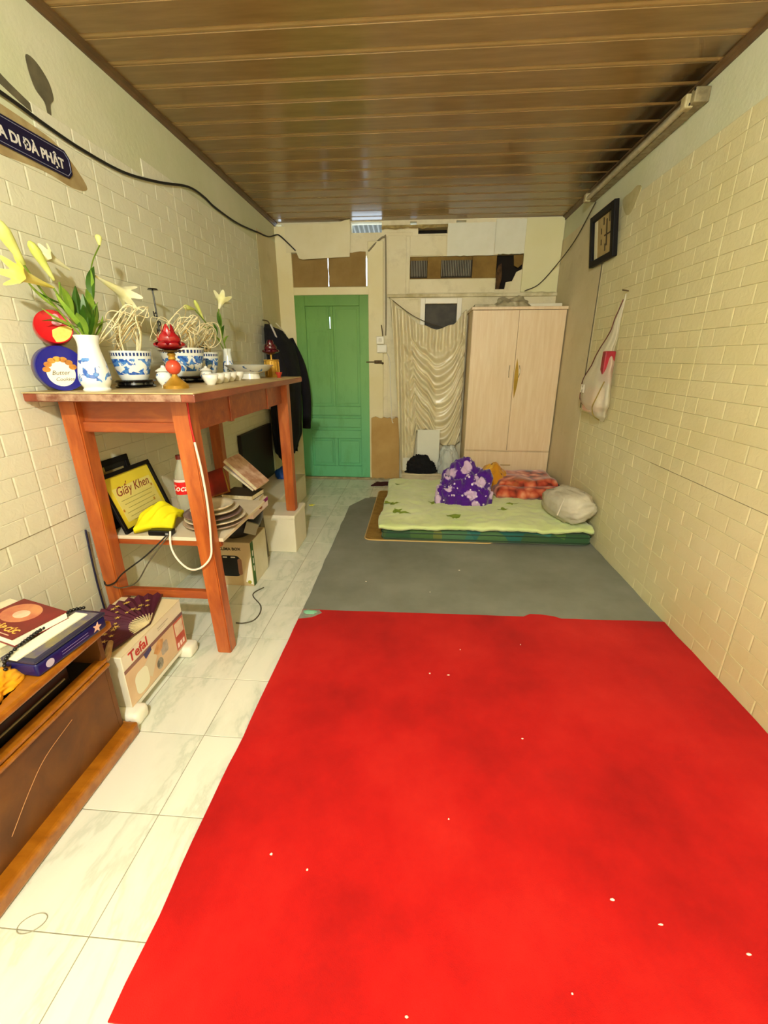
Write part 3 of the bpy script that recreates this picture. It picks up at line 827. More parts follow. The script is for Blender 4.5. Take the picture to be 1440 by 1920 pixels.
# ---- low shelf below the curtain and what is on it
m_lshelf = M('pale_board', 'd9cca8', .6, 'c8b991', 9)
ls = thing('low_bench', 'low pale board bench under the curtain hem', 'bench', (.15, 4.63, 0))
obj('bench_top', bbox(-.16, .47, 4.55, 4.705, .135, .155, bev=.003), m_lshelf, ls, world=True)
obj('bench_side', bbox(-.16, -.14, 4.55, 4.705, 0, .135), m_lshelf, ls, world=True); obj('bench_side', bbox(.45, .47, 4.55, 4.705, 0, .135), m_lshelf, ls, world=True)
obj('bench_front', bbox(-.14, .45, 4.565, 4.58, .02, .135), m_lshelf, ls, world=True)
tag(obj('white_board', bbox(.00, .24, 4.688, 4.702, .1555, .61, bev=.002), M('white_foam_board', 'dfe0d2', .6)), 'white foam board standing on the low bench behind the bag', 'board')
tag(obj('foam_offcut', bbox(-.155, -.02, 4.688, 4.702, .1555, .30, bev=.002), M('white_foam_board2', 'd8d6c4', .6)), 'small white foam offcut on the bench left of the black cloth', 'board')
tag(obj('black_cloth', heap(.05, 4.622, .1555, .135, .05, .15, 61, .3, 6, .9, 5), M('black_cloth', '0c0b0d', .9), smooth=True, angle=180), 'crumpled black cloth lying on the low bench', 'cloth')
def mat_bag(name, col, alpha):
    t = NT(name); t.set(Roughness=.3, Specular_IOR_Level=.5, Alpha=alpha); t.color(col); t.bump(t.noise(30, 4), .5, .01); return t.m
tag(obj('plastic_bag', heap(.335, 4.62, .1555, .105, .075, .30, 71, .16, 5, .6, 5, square=.7), mat_bag('milky_plastic', 'c9cfca', .93), smooth=True, angle=180), 'milky plastic bag on the bench beside the wardrobe', 'bag')

# ---- cardboard and sheets over the door
mk = lambda n, x0, x1, z0, z1, t, mat, lab, cat, seed, rag=.012, y=YB: tag(obj(n, (lambda: poly_prism([(p.x, p.y) for p in [Vector((lerp(x0, x1, i/14), z0 + rag * nz((i, seed, 0), .9), 0)) for i in range(15)] + [Vector((x1 + rag * .5 * nz((i, seed, 3), .8), lerp(z0, z1, i/6), 0)) for i in range(1, 6)] + [Vector((lerp(x1, x0, i/14), z1 + rag * nz((i, seed, 7), .9), 0)) for i in range(15)] + [Vector((x0 + rag * .5 * nz((i, seed, 9), .8), lerp(z1, z0, i/6), 0)) for i in range(1, 6)]], 0, t, Matrix.Translation((0, y, 0)) @ Matrix.Rotation(PI/2, 4, 'X')))(), mat), lab, cat)
m_card = M('brown_cardboard', '9a7f4c', .9, '8a6f3e', 5, .15, 50)
mk('cardboard', -1.352, -.950, 1.985, 2.325, .008, m_card, 'brown cardboard left half of the panel above the green door', 'cardboard', 1)
mk('cardboard', -.941, -.562, 2.02, 2.33, .008, m_card, 'brown cardboard right half of the panel above the green door', 'cardboard', 5)
m_sheet = M('cream_vinyl_sheet', 'e6debb', .5, 'ded5ac', 4)
def peel(u, v):
    x = lerp(-1.36, -.72, u); zt = 2.575 + .035 * max(0, (u - .7) / .3) ** 2; zb = lerp(2.335, 2.265, min(1, u / .25)) + .03 * max(0, u - .25)
    if u < .2: zb = 2.33
    curl = max(0, (v - .0)); z = lerp(zb, zt, v)
    y = YB - .038 - .05 * max(0, (u - .75) / .25) ** 2 * v ** 3 - .012 * math.sin(u * 4) * (1 - v)
    return Vector((x + .02 * u * v, y, min(z, 2.592)))
tag(obj('vinyl_sheet', slab(peel, 30, 16, .003, (0, -1, 0)), m_sheet, smooth=True), 'cream vinyl sheet peeling off the wall above the cardboard', 'vinyl sheet')
m_board2 = M('pale_grey_board', 'dedeca', .45, 'e8e8d8', 4)
mk('wall_sheet', .243, .695, 2.282, 2.560, .014, m_board2, 'pale grey board between the vent grilles and the ceiling', 'board', 9, .006)
mk('wall_sheet', .70, .99, 2.292, 2.585, .011, m_board2, 'pale board above the broken dark hole in the back wall', 'board', 12, .008)
mk('wall_sheet', .985, 1.332, 1.955, 2.588, .02, M('yellow_cream_sheet', 'e0dcac', .5, 'e4e0b6', 3), 'yellowish sheet in the back right corner above the wardrobe', 'board', 15, .006)
mk('tan_panel', -.515, -.20, .025, .715, .036, M('tan_hardboard', 'c2a065', .8, 'b08c50', 4), 'tan hardboard panel standing right of the green door', 'panel', 18, .02, YB - .031)
bm = B_()
def torn(u, v): 
    x = lerp(-.40, .24, u); return Vector((x, YB - .012 - .03 * v + .01 * nz((u * 9, v * 3, 0), 1, 4), lerp(2.553, 2.522 + .018 * nz((u * 14, 0, 0), 1, 2), v)))
tag(obj('torn_insulation', slab(torn, 40, 4, .003, (0, -1, 0)), M('torn_yellow_sheet', 'cbb77c', .8, 'a58f54', 20), smooth=True), 'torn yellowish insulation strip along the top of the back wall', 'insulation')

# ---- wires, pipe and switches on the back wall
m_pipe2 = M('grey_conduit', '8d846a', .6); m_wire = M('black_wire', '14110d', .6); m_gwire = M('grey_wire', '4f4836', .7)
tag(obj('conduit_pipe', tube([(-.53, YB - .045, 2.33), (-.44, YB - .02, 2.42), (-.375, YB - .018, 2.455), (-.362, YB - .018, 2.40), (-.358, YB - .018, 1.75), (-.362, YB - .018, 1.56)], .008, 8, n=4), m_pipe2), 'grey conduit pipe running down between door and curtain', 'pipe')
sw = thing('wall_socket', 'white wall switch and socket boxes beside the green door', 'switch', (-.41, YB - .03, 1.39))
m_sw = M('white_switch', 'e9e6d8', .35)
b1 = obj('switch_box', bbox(-.455, -.375, YB - .06, YB - .0305, 1.475, 1.55, bev=.005), m_sw, sw, world=True); obj('rocker', bbox(-.43, -.40, YB - .064, YB - .059, 1.495, 1.53, bev=.003), M('rocker_white', 'd5d2c2', .4), b1, world=True)
b2 = obj('socket_box', bbox(-.45, -.345, YB - .062, YB - .0305, 1.39, 1.47, bev=.005), m_sw, sw, world=True); obj('cover_plate', bbox(-.44, -.355, YB - .067, YB - .061, 1.40, 1.46, bev=.002), m_sw, b2, world=True)
lt = thing('door_latch', 'rusty sliding door latch below the white socket', 'latch', (-.45, YB - .03, 1.28))
obj('latch_plate', bbox(-.48, -.40, YB - .04, YB - .0305, 1.28, 1.315, bev=.002), hm, lt, world=True); obj('latch_bolt', tube([(-.565, YB - .044, 1.297), (-.41, YB - .044, 1.297)], .006, 8), hm, lt, world=True); obj('latch_knob', lathe([(0, 0), (.012, .004), (.012, .02), (0, .024)], 12, mtx=Matrix.Translation((-.39, YB - .04, 1.285)) @ Matrix.Rotation(PI/2, 4, 'X')), hm, lt, world=True)
tag(obj('metal_rod', tube([(-.405, YB - .034, 1.66), (-.395, YB - .036, 1.60), (-.39, YB - .036, 1.552)], .006, 6), hm), 'dark rod hanging above the white switch', 'rod')
tag(obj('white_cable', tube([(-.345, YB - .04, 1.385), (-.315, YB - .036, 1.30), (-.305, YB - .036, 1.0), (-.285, YB - .072, .70), (-.27, YB - .072, .66)], .005, 6), m_sw), 'thin white cable hanging down from the socket box', 'cable')
tag(obj('ceiling_wire', tube([(XL + .012, 4.30, 2.384), (XL + .012, 4.62, 2.42), (-1.44, YB - .05, 2.485), (-1.40, YB - .06, 2.47), (-1.33, YB - .06, 2.41), (-1.26, YB - .05, 2.345)], .006, 6), m_wire), 'black wire crossing the back left corner above the cardboard', 'wire')
tag(obj('corner_wire', tube([(1.325, 4.05, 2.47), (1.322, 4.45, 2.30), (1.28, 4.80, 2.17), (1.15, 4.845, 2.02), (1.02, 4.845, 1.962)], .005, 6), m_gwire), 'dark wire swooping from the strip light to the wardrobe top', 'wire')

# ================================================================== RIGHT WALL THINGS
# ---- strip light (switched off)
tl = thing('strip_light', 'dusty unlit fluorescent strip light under the ceiling on the right', 'lamp', (1.32, 3.4, 2.47))
m_dust = M('dusty_metal', 'a59a7c', .6, '7d7157', 25)
obj('housing', bbox(1.285, 1.341, 2.74, 4.12, 2.488, 2.548, bev=.006), m_dust, tl, world=True)
obj('tube', tube([(1.268, 2.79, 2.500), (1.268, 4.07, 2.500)], .0155, 12, smooth=False), M('dusty_tube', 'b9af92', .35, 'a2987a', 30), tl, world=True, smooth=True)
for y in (2.755, 4.085): obj('lamp_holder', bbox(1.247, 1.290, y - .025, y + .025, 2.478, 2.535, bev=.008), M('yellowed_plastic', 'c2b78e', .5, 'a5986c', 20), tl, world=True)
obj('bracket', bbox(1.27, 1.341, 2.695, 2.738, 2.485, 2.545, bev=.006), M('bracket_metal', '9a8e6a', .5, '6d6248', 20), tl, world=True)
for (y, z) in ((2.70, 2.535), (2.73, 2.49)): obj('screw', lathe([(0, 0), (.006, 0), (.006, .004), (0, .005)], 8, mtx=Matrix.Translation((1.27, y, z)) @ Matrix.Rotation(-PI/2, 4, 'Y')), m_black, tl, world=True)

# ---- framed picture
CY0, CY1, CZ0, CZ1 = 3.50, 3.94, 2.0, 2.34
fr = thing('wall_clock', 'black framed white picture clock hung high on the right wall', 'clock', (1.32, 3.72, 2.0))
m_frame = M('black_lacquer_frame', '0d0908', .6, spec=.2)
xf = XR - .005
lean = Matrix.Translation((xf, 0, CZ0)) @ Matrix.Rotation(R(-7), 4, 'Y') @ Matrix.Translation((-xf, 0, -CZ0))
for a in ((CY0, CY0 + .052, CZ0, CZ1), (CY1 - .045, CY1, CZ0, CZ1), (CY0 + .045, CY1 - .045, CZ0, CZ0 + .042), (CY0 + .045, CY1 - .045, CZ1 - .042, CZ1)):
    obj('frame', bbox(xf - .034, xf, *a, bev=.005, mtx=lean), m_frame, fr, world=True)
obj('picture', bbox(xf - .012, xf - .008, CY0 + .04, CY1 - .04, CZ0 + .04, CZ1 - .04, mtx=lean), M('aged_picture_paper', 'b39c63', .5, 'a08a54', 12), fr, world=True)
obj('white_margin', bbox(xf - .0135, xf - .0115, CY1 - .105, CY1 - .05, CZ0 + .045, CZ1 - .045, mtx=lean), M('picture_margin', 'e9e3c0', .4), fr, world=True)
m_ink = M('faded_ink', '3a2f18', .7)
yc, zc = 3.66, 2.165
bm = B_()
for (y0, z0, y1, z1, r) in ((3.668, 2.10, 3.662, 2.26, .005), (3.70, 2.165, 3.585, 2.168, .006), (3.72, 2.24, 3.715, 2.28, .005), (3.76, 2.12, 3.757, 2.15, .004), (3.62, 2.24, 3.617, 2.29, .004), (3.69, 2.07, 3.687, 2.11, .005), (3.76, 2.19, 3.757, 2.22, .004)):
    box(bm, xf - .0148, xf - .0115, min(y0, y1) - r, max(y0, y1) + r, min(z0, z1), max(z0, z1) + .006)
bmesh.ops.transform(bm, matrix=lean, verts=bm.verts)
obj('clock_hand', bm, m_ink, fr, world=True)
tag(obj('clock_wire', tube([(1.33, 3.74, 2.0), (1.332, 3.745, 1.6), (1.331, 3.75, 1.2), (1.333, 3.752, .95)], .003, 6), m_gwire), 'thin dark wire hanging down from the framed clock', 'wire')

# ---- shopping bag on a nail
nail = tag(obj('nail', tube([(1.345, 3.225, 1.745), (1.300, 3.225, 1.752)], .004, 8, smooth=False), hm), 'small nail holding the plastic shopping bag', 'nail')
bg = thing('shopping_bag', 'thin white plastic shopping bag hanging from a nail on the right wall', 'bag', (1.28, 3.25, .90))
def bagf(u, v):
    a = 2 * PI * u
    # v: 0 bottom .. 1 top (nail)
    z = lerp(.905, 1.73, v)
    wy = curve1([(0, .02), (.06, .14), (.16, .225), (.32, .225), (.45, .165), (.62, .09), (.80, .035), (1, .004)], v)
    wx = curve1([(0, .01), (.06, .042), (.16, .062), (.32, .060), (.5, .040), (.75, .018), (1, .004)], v)
    cy = curve1([(0, 3.26), (.12, 3.31), (.32, 3.34), (.55, 3.32), (.8, 3.26), (1, 3.225)], v)
    cx = 1.335 - wx - .004
    k = 1 + .06 * math.sin(a * 7 + 3 * v) * (.3 + .7 * v) + .06 * nz((math.cos(a), math.sin(a), v * 3), 2, 5)
    return Vector((min(1.336, cx + wx * k * math.cos(a)), cy + wy * k * math.sin(a), z))
m_bag = mat_bag('thin_white_plastic', 'e9e4cc', .48)
obj('bag_film', grid(bagf, 56, 48, closed_u=True), m_bag, bg, world=True, smooth=True, angle=180)
def on_bag(s, v, off=.004):
    a = PI - math.asin(s); return bagf(a / (2 * PI), v) + Vector((-off, 0, 0))
obj('bag_edge', tube([on_bag(.10 + .78 * t, .96 - .86 * t) for t in [k / 12 for k in range(13)]], .0034, 6, n=2), M('maroon_bag_edge', '5a2620', .6), bg, world=True)
obj('bag_edge', tube([on_bag(-.93 + .75 * t, .34 - .33 * t ** .8) for t in [k / 10 for k in range(11)]], .004, 6, n=2), M('olive_bag_edge', '8a7a3a', .6), bg, world=True)
tag(obj('bag_contents', bbox(1.245, 1.315, 3.19, 3.245, 1.17, 1.38, bev=.008), M('red_packet', 'a01c2c', .5, '5a0f1a', 8), bg, world=True), 'red packet showing through the opening')
obj('bag_contents', bbox(1.235, 1.32, 3.27, 3.46, .96, 1.14, bev=.02, seg=3), M('pink_packet', 'd3a58e', .6, 'e0cdb8', 14), bg, world=True)
text('bag_print', 'HI', .075, M('white_print', 'f4efe2', .5), bg, frame_mtx(on_bag(.50, .235, .012), (0, -1, 0), (0, 0, 1)), bold=.004)

# ================================================================== LEFT WALL THINGS
sg = thing('prayer_sign', 'navy enamel sign lettered A DI ĐÀ PHẬT on the left wall', 'sign', (XL + .01, 1.75, 2.03))
m_navy = M('navy_enamel', '171536', .3)
def chamf(y0, y1, z0, z1, c): return [(y0 + c, z0), (y1 - c, z0), (y1, z0 + c), (y1, z1 - c), (y1 - c, z1), (y0 + c, z1), (y0, z1 - c), (y0, z0 + c)]
SM = frame_mtx((XL + .0075, 0, 0), (0, 1, 0), (0, 0, 1))
obj('plate', poly_prism(chamf(1.40, 2.055, 2.032, 2.128, .022), 0, .003, SM), m_navy, sg, world=True)
lp = chamf(1.408, 2.047, 2.040, 2.120, .02)
obj('border_line', tube([SM @ Vector((a, b, .0035)) for a, b in lp + lp[:1]], .0012, 4, smooth=False), M('pale_blue_line', '8a8fae', .4), sg, world=True)
text('lettering', 'A DI ĐÀ PHẬT', .047, M('white_enamel', 'd9d5d0', .4), sg, frame_mtx((XL + .0111, 1.722, 2.058), (0, 1, 0), (0, 0, 1)), bold=.0012, sx=.97)
tag(obj('wall_cable', tube([(XL + .014, y, z) for y, z in ((1.35, 2.21), (1.777, 2.193), (1.939, 2.179), (2.142, 2.171), (2.428, 2.186), (2.75, 2.25), (3.088, 2.335), (3.30, 2.345), (3.453, 2.33), (3.85, 2.335), (4.303, 2.381))], .0065, 8), m_wire), 'black cable sagging along the left wall above the altar', 'cable')
for k, (y, z) in enumerate(((2.30, 2.42), (3.20, 2.44), (3.95, 2.42))):
    pass

# ---- hanging coats
def coat(u, v):
    a = 2 * PI * u; z = lerp(1.635, .40, v)
    ry = curve1([(0, .03), (.05, .16), (.14, .235), (.4, .27), (.75, .26), (1, .20)], v)
    rx = curve1([(0, .02), (.06, .09), (.16, .125), (.4, .14), (.8, .125), (1, .10)], v)
    cyy = curve1([(0, 4.28), (.3, 4.34), (1, 4.36)], v); cx = -1.462 + rx + .012
    k = 1 + .07 * math.sin(a * 9 + v * 5) * v + .10 * nz((math.cos(a) * 2, math.sin(a) * 2, v * 4), 1, 8)
    zz = z + (.06 * math.sin(a * 2 + 1) + .05 * nz((math.cos(a) * 2, math.sin(a) * 2, 0), 1.5, 3)) * max(0, v - .85) / .15
    return Vector((max(-1.458, cx + rx * k * math.cos(a)), cyy + ry * k * math.sin(a), zz))
m_coat = M('black_wool', '0b0a10', .95, '12111a', 9, .2, 60)
co = thing('coat', 'bulky black coat hanging on the left wall beside the green door', 'coat', (-1.36, 4.34, .36))
bm = grid(coat, 64, 60, closed_u=True)
obj('coat_body', bm, m_coat, co, world=True, smooth=True, angle=180)
obj('sleeve', tube([(-1.30, 4.50, 1.50), (-1.215, 4.60, 1.25), (-1.185, 4.64, .95), (-1.20, 4.63, .62)], lambda t: .055 - .012 * t, 14), m_coat, co, world=True, smooth=True, angle=180)
obj('sleeve', tube([(-1.32, 4.12, 1.45), (-1.27, 4.10, 1.2), (-1.27, 4.11, .9), (-1.28, 4.13, .48)], lambda t: .05 - .012 * t, 14), m_coat, co, world=True, smooth=True, angle=180)
obj('hanger_strap', tube([(-1.335, 4.10, 1.62), (-1.30, 4.12, 1.52), (-1.272, 4.15, 1.40), (-1.262, 4.17, 1.33)], .008, 6), M('pale_strap', 'b9b6b4', .6), co, world=True)
obj('hanger_strap', tube([(-1.33, 4.24, 1.64), (-1.29, 4.27, 1.59), (-1.27, 4.29, 1.55)], .006, 6), M('pale_strap2', 'c8bfa8', .6), co, world=True)
obj('hook', tube([(-1.468, 4.28, 1.67), (-1.42, 4.28, 1.66), (-1.40, 4.28, 1.625)], .006, 8), hm, co, world=True)

# ---- dark panel leaning on the wall, foam boxes, blue bag
m_foam = M('white_foam_box', 'd9d3bb', .75, 'e2dcc8', 5, .1, 90)
tag(obj('foam_box', bbox(-1.455, -1.12, 3.13, 4.16, 0, .235, bev=.01), m_foam), 'long white foam box on the floor along the left wall', 'box')
fb = thing('foam_box', 'white foam box propping up the far leg of the altar table', 'box', (-1.14, 2.97, 0))
obj('box_body', bbox(-1.44, -.855, 2.80, 3.10, 0, .262, bev=.008), m_foam, fb, world=True)
obj('box_lid', bbox(-1.445, -.850, 2.795, 3.105, .256, .286, bev=.008), m_foam, fb, world=True)
tag(obj('dark_panel', bbox(-1.462, -1.43, 3.40, 4.15, .236, .74, bev=.004), M('black_brown_panel', '140d0a', .6, '1f1410', 6)), 'black brown panel leaning on the left wall under the altar', 'panel')
tag(obj('blue_bag', heap(-1.30, 3.99, .236, .06, .05, .10, 81, .25, 5, .7, 4), M('blue_plastic', '1f55b8', .4), smooth=True, angle=180), 'small blue plastic bag behind the far altar leg', 'bag')

# ================================================================== ALTAR TABLE
m_tw = mat_wood('altar_wood', '8f3f14', 'a95420', 'bd692c', (10, 10, 1.6), .38, .25)
m_tw2 = mat_wood('altar_wood_rail', '84381a', '98481e', 'ab5a26', (2, 10, 10), .4, .2)
TZ = 1.2164
at = thing('altar_table', 'tall orange brown wooden altar table along the left wall', 'table', (-1.13, 2.3, 0))
obj('table_top', bbox(-1.458, -.80, 1.535, 3.035, TZ - .034, TZ - .004, bev=.004), mat_wood('altar_top_wood', '6d2f1a', '85402a', '96523a', (8, 1.5, 8), .4, .2), at, world=True)
obj('top_cover', bbox(-1.459, -.802, 1.532, 3.03, TZ - .0045, TZ, bev=.001, seg=1), M('beige_oilcloth', 'c2ae80', .45, 'b09a6a', 8), at, world=True)
obj('chipped_edging', bbox(-1.40, -.85, 1.530, 1.5352, TZ - .030, TZ - .006), M('chipped_veneer', 'a98a72', .7, '6d3f2c', 26), at, world=True)
def leg(x, y, xb, yb, zb, s=.074):
    bm = B_(); h = s / 2
    a = [bm.verts.new((x + dx * h, y + dy * h, TZ - .034)) for dx, dy in ((-1, -1), (1, -1), (1, 1), (-1, 1))]
    b = [bm.verts.new((xb + dx * h * .9, yb + dy * h * .9, zb)) for dx, dy in ((-1, -1), (1, -1), (1, 1), (-1, 1))]
    bm.faces.new(a); bm.faces.new(b[::-1])
    for i in range(4): bm.faces.new((a[i], a[(i+1) % 4], b[(i+1) % 4], b[i]))
    bmesh.ops.bevel(bm, geom=bm.edges[:], offset=.005, segments=2, affect='EDGES')
    return bm
obj('leg', leg(-.932, 1.69, -.897, 1.69, 0), m_tw, at, world=True)
obj('leg', leg(-1.395, 1.69, -1.385, 1.685, 0), m_tw, at, world=True)
obj('leg', leg(-.905, 2.92, -.905, 2.93, .2865), m_tw, at, world=True)
obj('leg', leg(-1.40, 2.92, -1.40, 2.93, .2865), m_tw, at, world=True)
obj('apron', bbox(-1.365, -.958, 1.685, 1.706, TZ - .165, TZ - .034, bev=.003), m_tw2, at, world=True)
obj('apron_rail', bbox(-1.368, -.956, 1.672, 1.69, TZ - .168, TZ - .125, bev=.006), m_tw2, at, world=True)
for y0, y1 in ((1.72, 2.06), (2.09, 2.60), (2.63, 2.89)):
    obj('side_panel', bbox(-.925, -.907, y0, y1, TZ - .165, TZ - .034, bev=.002), m_tw2, at, world=True)
for y in (2.075, 2.615): obj('side_post', bbox(-.927, -.900, y - .016, y + .016, TZ - .172, TZ - .034, bev=.003), m_tw2, at, world=True)
obj('apron', bbox(-1.37, -.93, 2.905, 2.925, TZ - .165, TZ - .034), m_tw2, at, world=True)
obj('apron', bbox(-1.415, -1.395, 1.72, 2.90, TZ - .165, TZ - .034), m_tw2, at, world=True)
obj('stretcher', bbox(-1.36, -.93, 1.672, 1.70, .285, .325, bev=.004), m_tw2, at, world=True)
obj('shelf', bbox(-1.425, -.86, 1.725, 2.28, .552, .570, bev=.003), M('white_shelf_board', 'dcd2bb', .5, 'd0c4a8', 6), at, world=True)
for y in (1.728, 2.25): obj('shelf_bearer', bbox(-1.42, -.875, y, y + .022, .528, .552), m_tw2, at, world=True)

# ---- porcelain
def mat_porcelain(name, z0, z1, scale=26, thr=.52, band=None, seed=0.0, white='e8ece8', blue='1f55b0', dark='15306e'):
    """white glaze with a painted blue motif between z0 and z1 (local)"""
    t = NT(name); t.set(Roughness=.12, Specular_IOR_Level=.6, Coat_Weight=.5, Coat_Roughness=.05)
    s = t.sep()
    n = t.noise(scale, 3, .5, t.mapping(loc=(seed, seed, seed)), dist=.8)
    m = t.ramp(n, [(thr, '000000'), (thr + .03, 'ffffff')])
    inb = t.math('MULTIPLY', t.math('GREATER_THAN', s[2], z0), t.math('LESS_THAN', s[2], z1))
    m = t.math('MULTIPLY', m, inb)
    tone = t.mix(t.ramp(t.noise(scale * 1.7, 2), [(.45, '000000'), (.55, 'ffffff')]), blue, '4b86cf')
    c = t.mix(m, white, tone)
    if band:
        at_ = t.n.new('ShaderNodeMath'); at_.operation = 'ARCTAN2'; t.link(s[1], at_.inputs[0]); t.link(s[0], at_.inputs[1])
        st = t.math('GREATER_THAN', t.math('SINE', t.math('MULTIPLY', at_.outputs[0], 36)), -.3)
        b = t.math('MULTIPLY', t.math('MULTIPLY', t.math('GREATER_THAN', s[2], band[0]), t.math('LESS_THAN', s[2], band[1])), st)
        c = t.mix(b, c, dark)
    t.color(c); return t.m
def stems(name, n, r, h, seed, mat, parent, spread=.6):
    rnd = random.Random(seed)
    for i in range(n):
        a = rnd.uniform(0, 6.28); a2 = a + rnd.uniform(-1, 1); d = r * .75
        p = [Vector((d * .5 * math.cos(a), d * .5 * math.sin(a), -.02))]
        x, y = p[0].x, p[0].y
        top = h * rnd.uniform(.6, 1.0)
        p.append(Vector((x + r * .3 * math.cos(a), y + r * .3 * math.sin(a), top * .45)))
        lo = rnd.uniform(.25, .62) * h
        p.append(Vector((r * spread * math.cos(a), r * spread * math.sin(a), top * .85)))
        c = Vector((r * spread * .8 * math.cos(a2 + .6), r * spread * .8 * math.sin(a2 + .6), top * .8))
        for k in range(7):
            th = k * 1.05
            p.append(c + Vector((lo * .8 * math.cos(a2 + th), lo * .8 * math.sin(a2 + th) , lo * .75 * math.sin(th * 1.3 + a))))
        obj('incense_curl', tube(p, .0021, 5, n=5), mat, parent, smooth=True)
m_inc = M('pale_incense_ash', 'e4d8ae', .8); m_incd = M('incense_tan', 'b59a62', .8)
m_ash = M('grey_ash', '8b8272', .95)
m_lacq = M('black_lacquer', '0c0a09', .2, coat=.5)
def bowl(name, label, x, y, r, h, seed, n, sh, zst=.032):
    t = thing(name, label, 'incense bowl', (x, y, TZ + zst), group='incense bowls on the altar')
    obj('bowl', lathe([(0, .004), (r * .66, .0), (r * .70, .006), (r * .80, h * .25), (r * .93, h * .6), (r, h * .92), (r * 1.03, h), (r * .96, h), (r * .92, h * .8), (0, h * .75)], 48), mat_porcelain('blue_white_%d' % seed, h * .18, h * .72, 30, .475, (h * .82, h * .93), seed), t, smooth=True)
    obj('ash', lathe([(r * .925, h * .80), (r * .5, h * .84), (0, h * .86)], 24), m_ash, t, smooth=True)
    g = bpy.data.objects.new('incense_bundle', None)
    COL.objects.link(g); g.parent = t; g.location = (0, 0, h * .82); WM[g.name] = WM[t.name] @ Matrix.Translation((0, 0, h * .82))
    stems('incense', n, r, sh, seed, m_inc, g, .62); stems('incense', max(2, n // 4), r, sh * .7, seed + 50, m_incd, g, .4)
    s = thing('bowl_stand', 'black lacquer stand under the ' + label.split(' with')[0], 'stand', (x, y, TZ), group='black stands under the incense bowls')
    obj('stand_top', lathe([(0, zst - .010), (r * .95, zst - .010), (r, zst - .006), (r * .95, zst - .0005), (0, zst - .0005)], 32), m_lacq, s, smooth=True)
    obj('stand_foot', lathe([(0, 0), (r * .98, 0), (r * 1.02, .006), (r * .9, .012), (r * .88, zst - .010), (0, zst - .010)], 32), m_lacq, s, smooth=True)
bowl('incense_bowl', 'nearest blue dragon incense bowl with a tangle of ash curls', -1.215, 1.845, .078, .115, 1, 9, .185)
bowl('incense_bowl', 'largest middle incense bowl with light blue paint behind the lotus lamp', -1.215, 2.27, .105, .135, 2, 8, .19)
bowl('incense_bowl', 'farthest incense bowl with drooping curls near the small vase', -1.245, 2.58, .074, .118, 3, 8, .165)

# ---- vases and lilies
def vase(name, label, x, y, H, r, seed):
    t = thing(name, label, 'vase', (x, y, TZ))
    P = [(0, 0), (r * .86, 0), (r * .88, H * .03), (r * .82, H * .06), (r * .98, H * .16), (r, H * .27), (r * .88, H * .48), (r * .70, H * .72), (r * .66, H * .86), (r * .80, H), (r * .76, H), (r * .60, H * .86), (0, H * .80)]
    pts = catmull([(a, 0, b) for a, b in P[1:10]], 4)
    obj('vase_body', lathe([(0, 0)] + [(p.x, p.z) for p in pts] + P[10:], 40), mat_porcelain('vase_paint_%d' % seed, H * .16, H * .60, 22, .525, None, seed + .4), t, smooth=True)
    return t
vase('vase', 'tall white vase with a blue dragon holding the big lilies', -1.237, 1.637, .198, .054, 5)
vase('vase', 'small slim white vase with blue marks at the far end', -1.215, 2.82, .175, .036, 6)

m_stem = M('lily_stem_green', '5f7a1c', .5, '73902a', 12); m_lf = M('lily_leaf', '64902a', .45, '93ab3c', 9)
m_lfd = M('lily_leaf_dark', '2f5212', .45, '47701a', 9)
m_petal = M('lily_petal_cream', 'efeccb', .5, 'e3e0a0', 12); m_bud = M('lily_bud_yellow', 'dde08c', .5, 'c3cd62', 9); m_sepal = M('lily_yellow', 'ece48e', .5, 'ddd460', 9)
def along(a, b, m=None):
    d = (Vector(b) - Vector(a)); q = d.to_track_quat('Z', 'Y').to_matrix().to_4x4(); q.translation = Vector(a); return q, d.length
def trumpet(a, b, r=.04, flare=.62):
    q, L = along(a, b)
    def f(u, v):
        th = 2 * PI * u; c = .5 + .5 * math.cos(6 * th)
        rr = .004 + .62 * r * v ** 1.2 + r * flare * (max(0, v - .66) / .34) ** 1.6 * (.35 + .75 * c)
        z = L * (v * .92 - .10 * max(0, v - .75) / .25 * (1 - c) * 1.6 + .02 * c)
        rr *= (1 - .15 * max(0, v - .85) / .15 * (1 - c))
        return q @ Vector((rr * math.cos(th), rr * math.sin(th), z))
    return grid(f, 48, 16, closed_u=True)
def budm(a, b, r=.014):
    q, L = along(a, b)
    return lathe([(0, 0), (r * .35, L * .03), (r * .5, L * .2), (r * .85, L * .55), (r, L * .75), (r * .75, L * .92), (r * .25, L), (0, L)], 12, mtx=q)
def blade(a, b, wd, bend=.02, up=(0, 0, 1)):
    a, b = Vector(a), Vector(b); d = b - a; s = d.cross(Vector(up))
    if s.length < 1e-5: s = Vector((0, 1, 0))
    s.normalize(); nrm = s.cross(d).normalized()
    def f(u, v):
        w_ = wd * math.sin(PI * min(.985, .06 + .94 * v)) ** .8
        return a + d * v + nrm * (bend * 4 * v * (1 - v) + .25 * w_ * abs(u - .5) * 2) + s * w_ * (u - .5)
    return grid(f, 4, 10)
def lily(label, base, stem_pts, flowers=(), buds=(), leaves=(), grp=None):
    t = thing('lily', label, 'flower', base, group=grp)
    obj('stem', tube([base] + list(stem_pts), .0035, 7), m_stem, t, world=True, smooth=True)
    for a, b, r, m in flowers: obj('blossom', trumpet(a, b, r), m, t, world=True, smooth=True, angle=180)
    for a, b, r in buds: obj('bud', budm(a, b, r), m_bud, t, world=True, smooth=True, angle=180)
    for i, (a, b, wd) in enumerate(leaves): obj('leaf', blade(a, b, wd, .012 * (-1) ** i), m_lf if i % 3 else m_lfd, t, world=True, smooth=True)
    return t
vz = TZ + .165; G1 = 'lilies in the tall vase'
